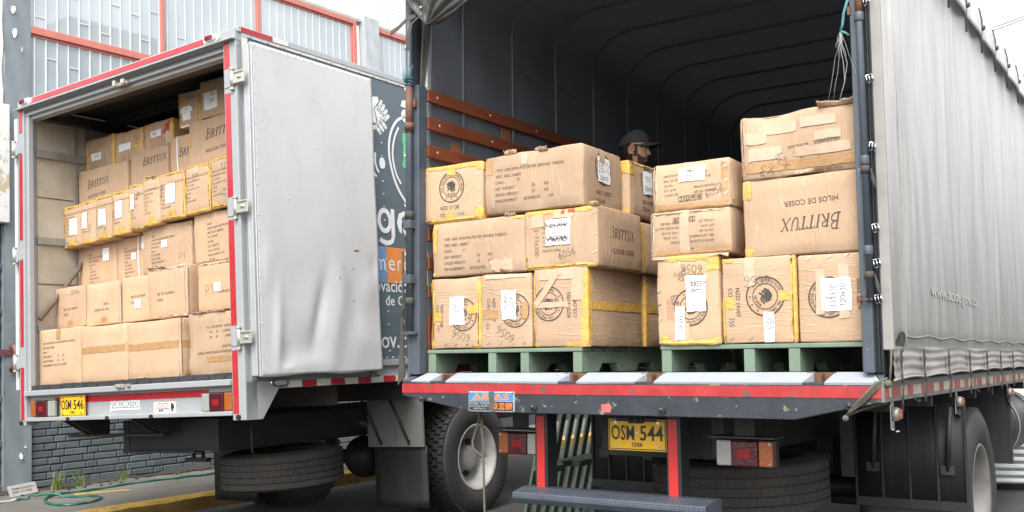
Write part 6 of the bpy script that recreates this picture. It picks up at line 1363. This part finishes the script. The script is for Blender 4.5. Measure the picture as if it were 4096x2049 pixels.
# one continuous body: torso, arms, legs, neck
vs = [(0, 0, .92), (0, 0, 1.10), (0, 0, 1.28), (.005, 0, 1.36), (.012, 0, 1.46), (0, .10, .88), (0, .105, .50), (-.01, .11, .09), (.10, .12, .03), (0, -.10, .88), (0, -.105, .50), (-.01, -.11, .09), (.10, -.12, .03),
      (0, .19, 1.31), (.02, .235, 1.05), (.12, .24, .82), (.18, .235, .76), (0, -.19, 1.31), (.02, -.235, 1.05), (.12, -.24, .82), (.18, -.235, .76)]
rs = [.135, .125, .145, .08, .052, .095, .065, .045, .035, .095, .065, .045, .035, .062, .045, .034, .03, .062, .045, .034, .03]
es = [(0, 1), (1, 2), (2, 3), (3, 4), (0, 5), (5, 6), (6, 7), (7, 8), (0, 9), (9, 10), (10, 11), (11, 12), (2, 13), (13, 14), (14, 15), (15, 16), (2, 17), (17, 18), (18, 19), (19, 20)]
me = bpy.data.meshes.new('body'); me.from_pydata(vs, es, []); bo = link('body', me, person, Matrix.Rotation(R(20), 4, 'Z')); me.materials.append(M['shirt'])
sk = bo.modifiers.new('skin', 'SKIN'); sk.use_smooth_shade = True
for i, r in enumerate(rs): me.skin_vertices[0].data[i].radius = (r, r)
me.skin_vertices[0].data[0].use_root = True
ss = bo.modifiers.new('sub', 'SUBSURF'); ss.levels = 1; ss.render_levels = 2
g = G(); g.tube([(-.022, 0, -.20), (-.018, 0, -.13), (-.015, 0, -.05)], [.056, .050, .052], 16); g.build('neck', M['skin'], hd)
g = G(); ths = [2 * math.pi * k / 64 for k in range(65)]; g.grid(head_pt, ths, lin(-.135, -.03, 30) + lin(-.026, .13, 34)); g.build('face', M['skin'], hd)
def shell(name, m, cond, off, zs):
    g = G(); P = {}
    for j, z in enumerate(zs):
        for i, t in enumerate(ths): P[i, j] = Vector(head_pt(t, z))
    for j in range(len(zs) - 1):
        for i in range(64):
            q = [P[i, j], P[i + 1, j], P[i + 1, j + 1], P[i, j + 1]]; c = sum(q, Vector()) / 4
            if cond(c, ths[i] if ths[i] < math.pi else ths[i] - 2 * math.pi):
                g.add([p + Vector((p.x, p.y, 0)).normalized() * off + Vector((0, 0, -off * .3 if p.z < -.1 else 0)) for p in q], [(0, 1, 2, 3)], 0, True)
    return g.build(name, m, hd)
shell('beard', M['beard'], lambda c, t: (.62 < abs(t) < 1.42 and -.135 < c.z < -.058 + .03 * max(0, abs(t) - .95) / .45) or (c.z < -.086 and abs(t) <= .62) or (-.056 < c.z < -.047 and abs(t) < .45) or (-.05 < c.z < .03 and 1.36 < abs(t) < 1.62 and c.x > .0), .0012, lin(-.135, .03, 60))
shell('hair', M['hair'], lambda c, t: abs(t) > 1.75 and c.z > -.085, .005, lin(-.09, .05, 24))
shell('eyebrows', M['hair'], lambda c, t: .012 < abs(c.y) < .055 and c.x > .05 and abs(c.z - .022) < .005, .0025, lin(.01, .04, 22))
shell('lips', M['lip'], lambda c, t: abs(t) < .30 and -.074 < c.z < -.055, .0015, lin(-.08, -.05, 20))
for sy in (1, -1):
    g = G(); g.ball((.066, .032 * sy, .002), .0125, 8); e = g.build('eye', M['eye'], hd)
    q = G(); q.ball((.0765, .031 * sy, .002), .0045, 6, 0, (.5, 1, 1)); q.build('iris', M['hair'], e)
    g = G()
    g.grid(lambda u, v: (-.012 - .018 * math.cos(u) * v - .004 * v, sy * (.072 + .012 * v + .003 * math.sin(2 * u)), -.012 + .031 * math.sin(u) * v * (1 if math.sin(u) > 0 else .85)), lin(0, 2 * math.pi, 20), [.15, .5, .72, .85, 1.0])
    g.tube([(-.012 - .019 * math.cos(t), sy * (.084 + .002 * math.sin(t)), -.012 + .031 * math.sin(t)) for t in lin(-1.2, 3.4, 16)], .0042, 6); g.ball((-.002, sy * .080, -.036), .009, 6); g.build('ear', M['skin'], hd, solid=.003)
# cap
capo = bpy.data.objects.new('cap', None); C.objects.link(capo); capo.parent = hd; capo.matrix_local = T(0, 0, .014) @ Matrix.Rotation(R(-3), 4, 'Y')
g = G()
def crown(t, k):
    a = k * math.pi / 2; c, s = math.cos(t), math.sin(t); r = math.cos(a) ** .72
    x = -.006 + (.107 if c > 0 else .112) * c * r; y = .086 * s * r; z = .026 + .02 * (c < 0) * c * .6 + (.100 + .006 * c) * math.sin(a) ** .9
    return (x, y, z + (-.012 * (1 - k) * max(0, -c)))
g.grid(crown, lin(0, 2 * math.pi, 49), lin(0, 1, 16)); g.build('crown', M['cap'], capo, solid=.003)
g = G()
def brim(u, v):
    a = u; y = .078 * math.sin(a); x = .088 * math.cos(a) ** .8 + .01 + v * .085 * math.cos(a) ** .7; return (x, y * (1 - .1 * v), .034 - .020 * (abs(y) / .07) ** 2 - .016 * v)
g.grid(brim, lin(-1.45, 1.45, 25), lin(0, 1, 8)); g.build('brim', M['cap'], capo, solid=.004)
g = G(); g.ball((-.004, 0, .127), .006, 6, 0, (1, 1, .6)); g.build('button', M['cap'], capo)
g = G(); g.grid(lambda u, v: (-.112 - .030 * u, .012 * (v - .5), -.002 - .055 * u), lin(0, 1, 5), lin(0, 1, 3)); g.build('cap_strap', M['cap'], capo, solid=.003)

# ================================================================= loose things
# rope hanging from the rear beam, in front of the far wheel
o = FB
def Bp(*p): return FB @ Vector(p)
g = G(); g.tube([Bp(-2.127, .10, .02), Bp(-2.128, .10, -.10), Bp(-2.150, .10, -.17), Bp(-2.185, .10, -.26), Bp(-2.180, .10, -.30), Bp(-2.120, .10, -.345), Bp(-2.095, .10, -.338), Bp(-2.105, .10, -.28), Bp(-2.126, .10, -.20), Bp(-2.124, .10, -.12), Bp(-2.12, .10, -.16), Bp(-2.116, .10, -.30), Bp(-2.112, .10, -.45), Bp(-2.105, .10, -.75), Bp(-2.12, .11, -1.06)], .0065, 7)
tag(g.build('rope', M['rope']), 'grey rope looped and hanging from the rear beam in front of the wide rimmed wheel', 'rope')
g = G()
for k in range(4):
    dz = .008 * k; g.tube([Bp(.02, .02, .06 + dz), Bp(-.02, -.010 - .004 * k, .035 + dz), Bp(-.075, -.012 - .004 * k, -.02 + dz * .8), Bp(-.125, -.012, -.055 + dz * .5), Bp(-.15, .01 + .01 * k, -.075 + dz * .3), Bp(-.10, .06, -.05), Bp(.0, .09, -.02 + dz * .3)], .0062, 7)
g.tube([Bp(.04, .03, .20), Bp(.035, .035, .14), Bp(.03, .02, .06)], .005, 7); g.ball(Bp(.025, .015, .06), .017, 8); g.ball(Bp(-.15, .0, -.085), .014, 6)
tag(g.build('rope', M['rope']), 'bundle of dirty rope knotted round the corner of the bed under the canvas', 'rope')
tw = thing('twine', 'frayed turquoise and white twine hanging from the hook on the tall bare post', 'twine', FB @ T(-.092, .02, 1.66))
g = G(); g.tube([(.012, .0, .06), (-.006, -.005, .0), (-.012, -.006, -.05), (-.022, -.005, -.075)], .006, 6); g.tube([(-.022, -.005, -.075), (-.004, -.004, -.085), (.012, .0, -.10)], .006, 6); g.build('turquoise_strand', M['twine_t'], tw)
g = G(); r_ = random.Random(9)
for k in range(16):
    L = r_.choice((.05, .07, .10, .12, .30)); x, z = -.022, -.075; p = [(x, -.006, z)]; dx = r_.uniform(-.5, .4)
    for j in range(5): x += dx * L / 8 + r_.uniform(-.006, .006); z -= L / 5; p.append((x, -.006 + r_.uniform(-.004, .004), z))
    g.tube(p, .0009, 4)
for sx in (-.002, .006): g.tube([(-.02, -.006, -.08), (-.024 + sx, -.006, -.14), (-.010 + 2 * sx, -.006, -.22), (-.012, -.006, -.30), (-.03, -.008, -.36), (-.045, -.006, -.40)], .0015, 5)
g.build('white_strands', M['twine_g'], tw)
tw = thing('twine', 'short tuft of turquoise twine tied round the top of the stake side post', 'twine', FB @ T(-2.575, .0, 1.78))
g = G()
for z in (-.03, -.012, .005): g.lathe([(.026, -.003), (.030, 0), (.026, .003), (.022, 0)], 14, 'z', (.019, .014, z), close=True)
for k in range(8): g.tube([(.01 + .004 * k, -.02, -.02), (.0 + .009 * k, -.03, .02 + .004 * (k % 3)), (-.01 + .012 * k + .008 * (k % 2), -.028, .035 + .011 * (k * 5 % 4))], .0018, 5)
g.build('strands', M['twine_t'], tw)
g = G(); g.tube([FA @ Vector(p) for p in ((-2.565, .09, .86), (-2.553, .2, .99), (-2.548, .30, 1.12), (-2.535, .45, 1.32), (-2.53, .62, 1.50))], [.021, .019, .018, .017, .015], 10)
tag(g.build('wooden_pole', M['wood_pole']), 'rough wooden pole leaning inside the box truck between side wall and cartons', 'pole')
# hose, plaque
hz = pvz + .014
hp_ = [(-9.80, 4.55), (-9.93, 4.94), (-9.99, 5.18), (-9.90, 5.30), (-9.62, 5.50), (-9.38, 5.62), (-9.14, 5.52), (-8.99, 5.29), (-9.07, 5.10), (-9.38, 5.12), (-9.76, 5.31), (-9.99, 5.57), (-9.97, 5.93), (-10.05, 6.45), (-10.0, 6.95), (-9.94, 7.46), (-9.9, 8.4), (-9.85, 10.0)]
def cr(p, k=6): return smooth2(p, k)
pp = cr(hp_, 8); n = len(pp); g = G(); g.tube([(x, y, hz + (.032 if 20 < i < 30 else 0) + .004 * math.sin(i)) for i, (x, y) in enumerate(pp)][14:], .0125, 10)
hs = thing('garden_hose', 'green garden hose looped on the pavement at the foot of the brick wall', 'hose'); g.build('hose', M['hose'], hs)
g = G(); g.tube([(x, y, hz + .004 * math.sin(i)) for i, (x, y) in enumerate(pp)][:15], .014, 10); g.build('hose_end', M['hose_w'], hs)
pq = thing('plaque', 'small concrete plaque lettered for a pump, tilted against the grey wall', 'plaque', Matrix.Translation((-10.36, 5.27, pvz)) @ Matrix.Rotation(R(90), 4, 'Z') @ Matrix.Rotation(R(-4), 4, 'Y') @ Matrix.Rotation(R(-24), 4, 'X'))
g = G(); g.box(0, .29, 0, .03, 0, .125); g.build('slab', M['plaque'], pq, bevel=.006)
decal_text('lettering', pq, 'BOMBA AUXILIAR A', M['ink'], (0, 0, 0), X3, Z3, .03, .070, .024, .235, .002, off=.015); decal_text('lettering', pq, 'PREP. LICORES', M['ink'], (0, 0, 0), X3, Z3, .03, .034, .024, .20, .002, off=.015)
g = G(); r_ = random.Random(4)
def soil(u, v): return (-10.80 + v * (.10 + .10 * abs(math.sin(u * 2.3)) + .06 * math.sin(u * 7.9) ** 2), u, pvz + .045 * (1 - v) ** 1.5 * (.6 + .4 * math.sin(u * 5.1)) + .006 + .006 * math.sin(u * 31 + v * 9))
g.grid(soil, lin(4.0, 14, 220), lin(0, 1, 6))
for k in range(160):
    y = r_.uniform(4.4, 9.5); x = -10.6 + r_.uniform(-.08, .45) * r_.random(); s = r_.uniform(.006, .018); g.ball((x, y, pvz + .012), s, 3, 0, (1, 1.3, .5))
tag(g.build('soil', M['soil']), kind='stuff')
# weeds along the wall
def weed(label, x, y, n, hgt, spread, seed, dry=.25, name='weed'):
    w = thing(name, label, 'weed', T(x, y, pvz - .004), 'weeds along the foot of the wall'); r = random.Random(seed)
    ga, gb = G(), G()
    for k in range(n):
        a = r.uniform(0, 6.28); L = hgt * r.uniform(.4, 1.05); s = spread * r.uniform(.3, 1); bx, by = r.uniform(-.03, .03), r.uniform(-.05, .05); wd = r.uniform(.003, .007); P = []
        for j in range(6):
            t = j / 5; P.append(Vector((bx + math.cos(a) * s * t ** 1.6, by + math.sin(a) * s * t ** 1.6, L * (t - .28 * t ** 3))))
        sd = Vector((-math.sin(a), math.cos(a), 0)); V = []
        for j, p in enumerate(P): V += [p - sd * wd * (1 - j / 5.2), p + sd * wd * (1 - j / 5.2)]
        (gb if r.random() < dry else ga).add(V, [(2 * j, 2 * j + 1, 2 * j + 3, 2 * j + 2) for j in range(5)], 0, True)
    ga.build('green_blades', M['leaf'], w); gb.build('dry_blades', M['dry'], w); return w
weed('dense tuft of green weed beside the tilted plaque, at the pilaster foot', -10.42, 5.08, 60, .26, .16, 1, .35)
weed('tall green weed with dry straw at its base, behind the hose loop', -10.50, 5.83, 70, .30, .17, 2, .4)
weed('thin leaning weed with one long stem, between two fuller tufts at the brick wall', -10.55, 6.12, 22, .33, .17, 3, .2)
weed('small upright weed standing alone further along the brick wall', -10.55, 6.66, 26, .22, .09, 4, .15)
fl = thing('flowering_plant', 'yellow flowering plant growing at the pavement edge beside the rubber mud flap', 'plant', T(-9.72, 7.72, pvz - .004)); r_ = random.Random(8)
ga, gl, gp = G(), G(), G()
for k in range(26):
    a = r_.uniform(0, 6.28); s = r_.uniform(.05, .24); L = r_.uniform(.35, .70); P = [Vector((math.cos(a) * s * t, math.sin(a) * s * t, L * t)) for t in (0, .3, .6, 1)]
    ga.tube(P, .004, 5)
    for q in range(9):
        t = r_.uniform(.15, .95); p = P[0].lerp(P[3], t); b = r_.uniform(0, 6.28); d = Vector((math.cos(b), math.sin(b), r_.uniform(-.2, .6))) * r_.uniform(.05, .10); sd = Vector((-math.sin(b), math.cos(b), 0)) * .012
        gl.add([p, p + d * .5 + sd, p + d, p + d * .5 - sd], [(0, 1, 2, 3)])
    for q in range(3):
        p = P[3] + Vector((r_.uniform(-.05, .05), r_.uniform(-.05, .05), r_.uniform(-.02, .05)))
        if k % 2 == 0: gp.ball(p, .014, 4, 0, (1, 1, .6))
ga.build('stems', M['leaf'], fl); gl.build('leaves', M['leaf'], fl); gp.build('flowers', M['petal'], fl)
# parked silver car glimpsed beyond the wheels under the canvas truck
car = thing('parked_car', 'silver car with a bright slatted grille, parked beyond the wheels of the canvas truck', 'car', T(-2.35, 9.75, 0) @ Matrix.Rotation(.05, 4, 'Z'))
g = G()
sec = [(0, .30, .56, .80), (.12, .24, .72, .84), (1.0, .22, .86, .86), (1.25, .22, .92, .86), (4.0, .24, .95, .84), (4.2, .35, .75, .78)]
V, F = [], []
for y, z0, z1, hw in sec: V += [(-hw + .05, y, z0), (-hw, y, z0 + .12), (-hw, y, z1 - .14), (-hw + .14, y, z1), (hw - .14, y, z1), (hw, y, z1 - .14), (hw, y, z0 + .12), (hw - .05, y, z0)]
for i in range(len(sec) - 1): F += [(i * 8 + k, i * 8 + (k + 1) % 8, i * 8 + 8 + (k + 1) % 8, i * 8 + 8 + k) for k in range(8)]
F += [tuple(range(8)), tuple(range(40, 48))[::-1]]; g.add(V, F); g.build('body', M['carw'], car, bevel=.03, fixn=True)
g = G(); [g.box(-.80, .80, -.10, -.05, .075 + .062 * k, .110 + .062 * k) for k in range(6)]; g.build('grille', M['carw'], car, bevel=.008)
g = G(); g.box(-.80, .80, -.05, .02, .06, .46); g.build('grille_backing', M['render_l'], car)
g = G(); g.box(-.84, .84, -.07, .04, .46, .54); g.build('bumper', M['carw'], car, bevel=.02)
for sx in (-1, 1): g = G(); g.box(sx * .70 - .11, sx * .70 + .11, -.015, .03, .56, .66); g.build('headlight', M['lens_c'], car, bevel=.02)
g = G(); g.prism([(1.2, .90), (1.75, 1.08), (3.3, 1.08), (3.9, .92)], 'x', -.66, .66); g.build('cabin', M['carg'], car, bevel=.04)
for sx in (-1, 1):
    for yy in (.75, 3.3):
        w = bpy.data.objects.new('wheel', None); C.objects.link(w); w.parent = car; w.matrix_local = T(sx * .80, yy, .31) @ Matrix.Rotation(0 if sx > 0 else math.pi, 4, 'Z')
        tyre(w, .31, .20, M['tyre'], lugs=False, pos=T(-.08, 0, 0)); q = G(); q.lathe([(.18, 0), (.15, -.02), (.05, .0), (0, .005)], 24, 'x'); q.build('rim', M['alu'], w)
# block across the street, mirrored in the window panes
ap = thing('apartment_block', 'dark grey block with a stepped flat roof, mirrored in the red framed window panes', 'building', T(16, 24, 0))
g = G(); g.box(0, 9, -9, -2.5, 0, 14.0); g.box(0, 9, -2.5, 2.0, 0, 16.0); g.box(0, 9, 2.0, 14, 0, 13.0); g.box(2, 6, 3, 5, 13, 14.5); g.build('walls', M['aptwall'], ap)
for k in range(4):
    for j in range(5):
        g = G(); g.box(-.03, .05, -8 + 4.2 * j, -6.2 + 4.2 * j, 1.5 + 3 * k, 3.0 + 3 * k); g.build('window', M['carg'], ap)
g = G(); g.tube([(-9 + 1.1 * k, 30 + .2 * k, 9.42 - .004 * (k - 8) ** 2 + .22 * k) for k in range(30)], .022, 5)
g.tube([(-9 + 1.1 * k, 30 + .2 * k, 9.52 - .004 * (k - 8) ** 2 + .215 * k) for k in range(30)], .022, 5)
tag(g.build('overhead_cable', M['cable']), 'thin pair of overhead cables crossing the white sky beyond the canvas', 'cable')
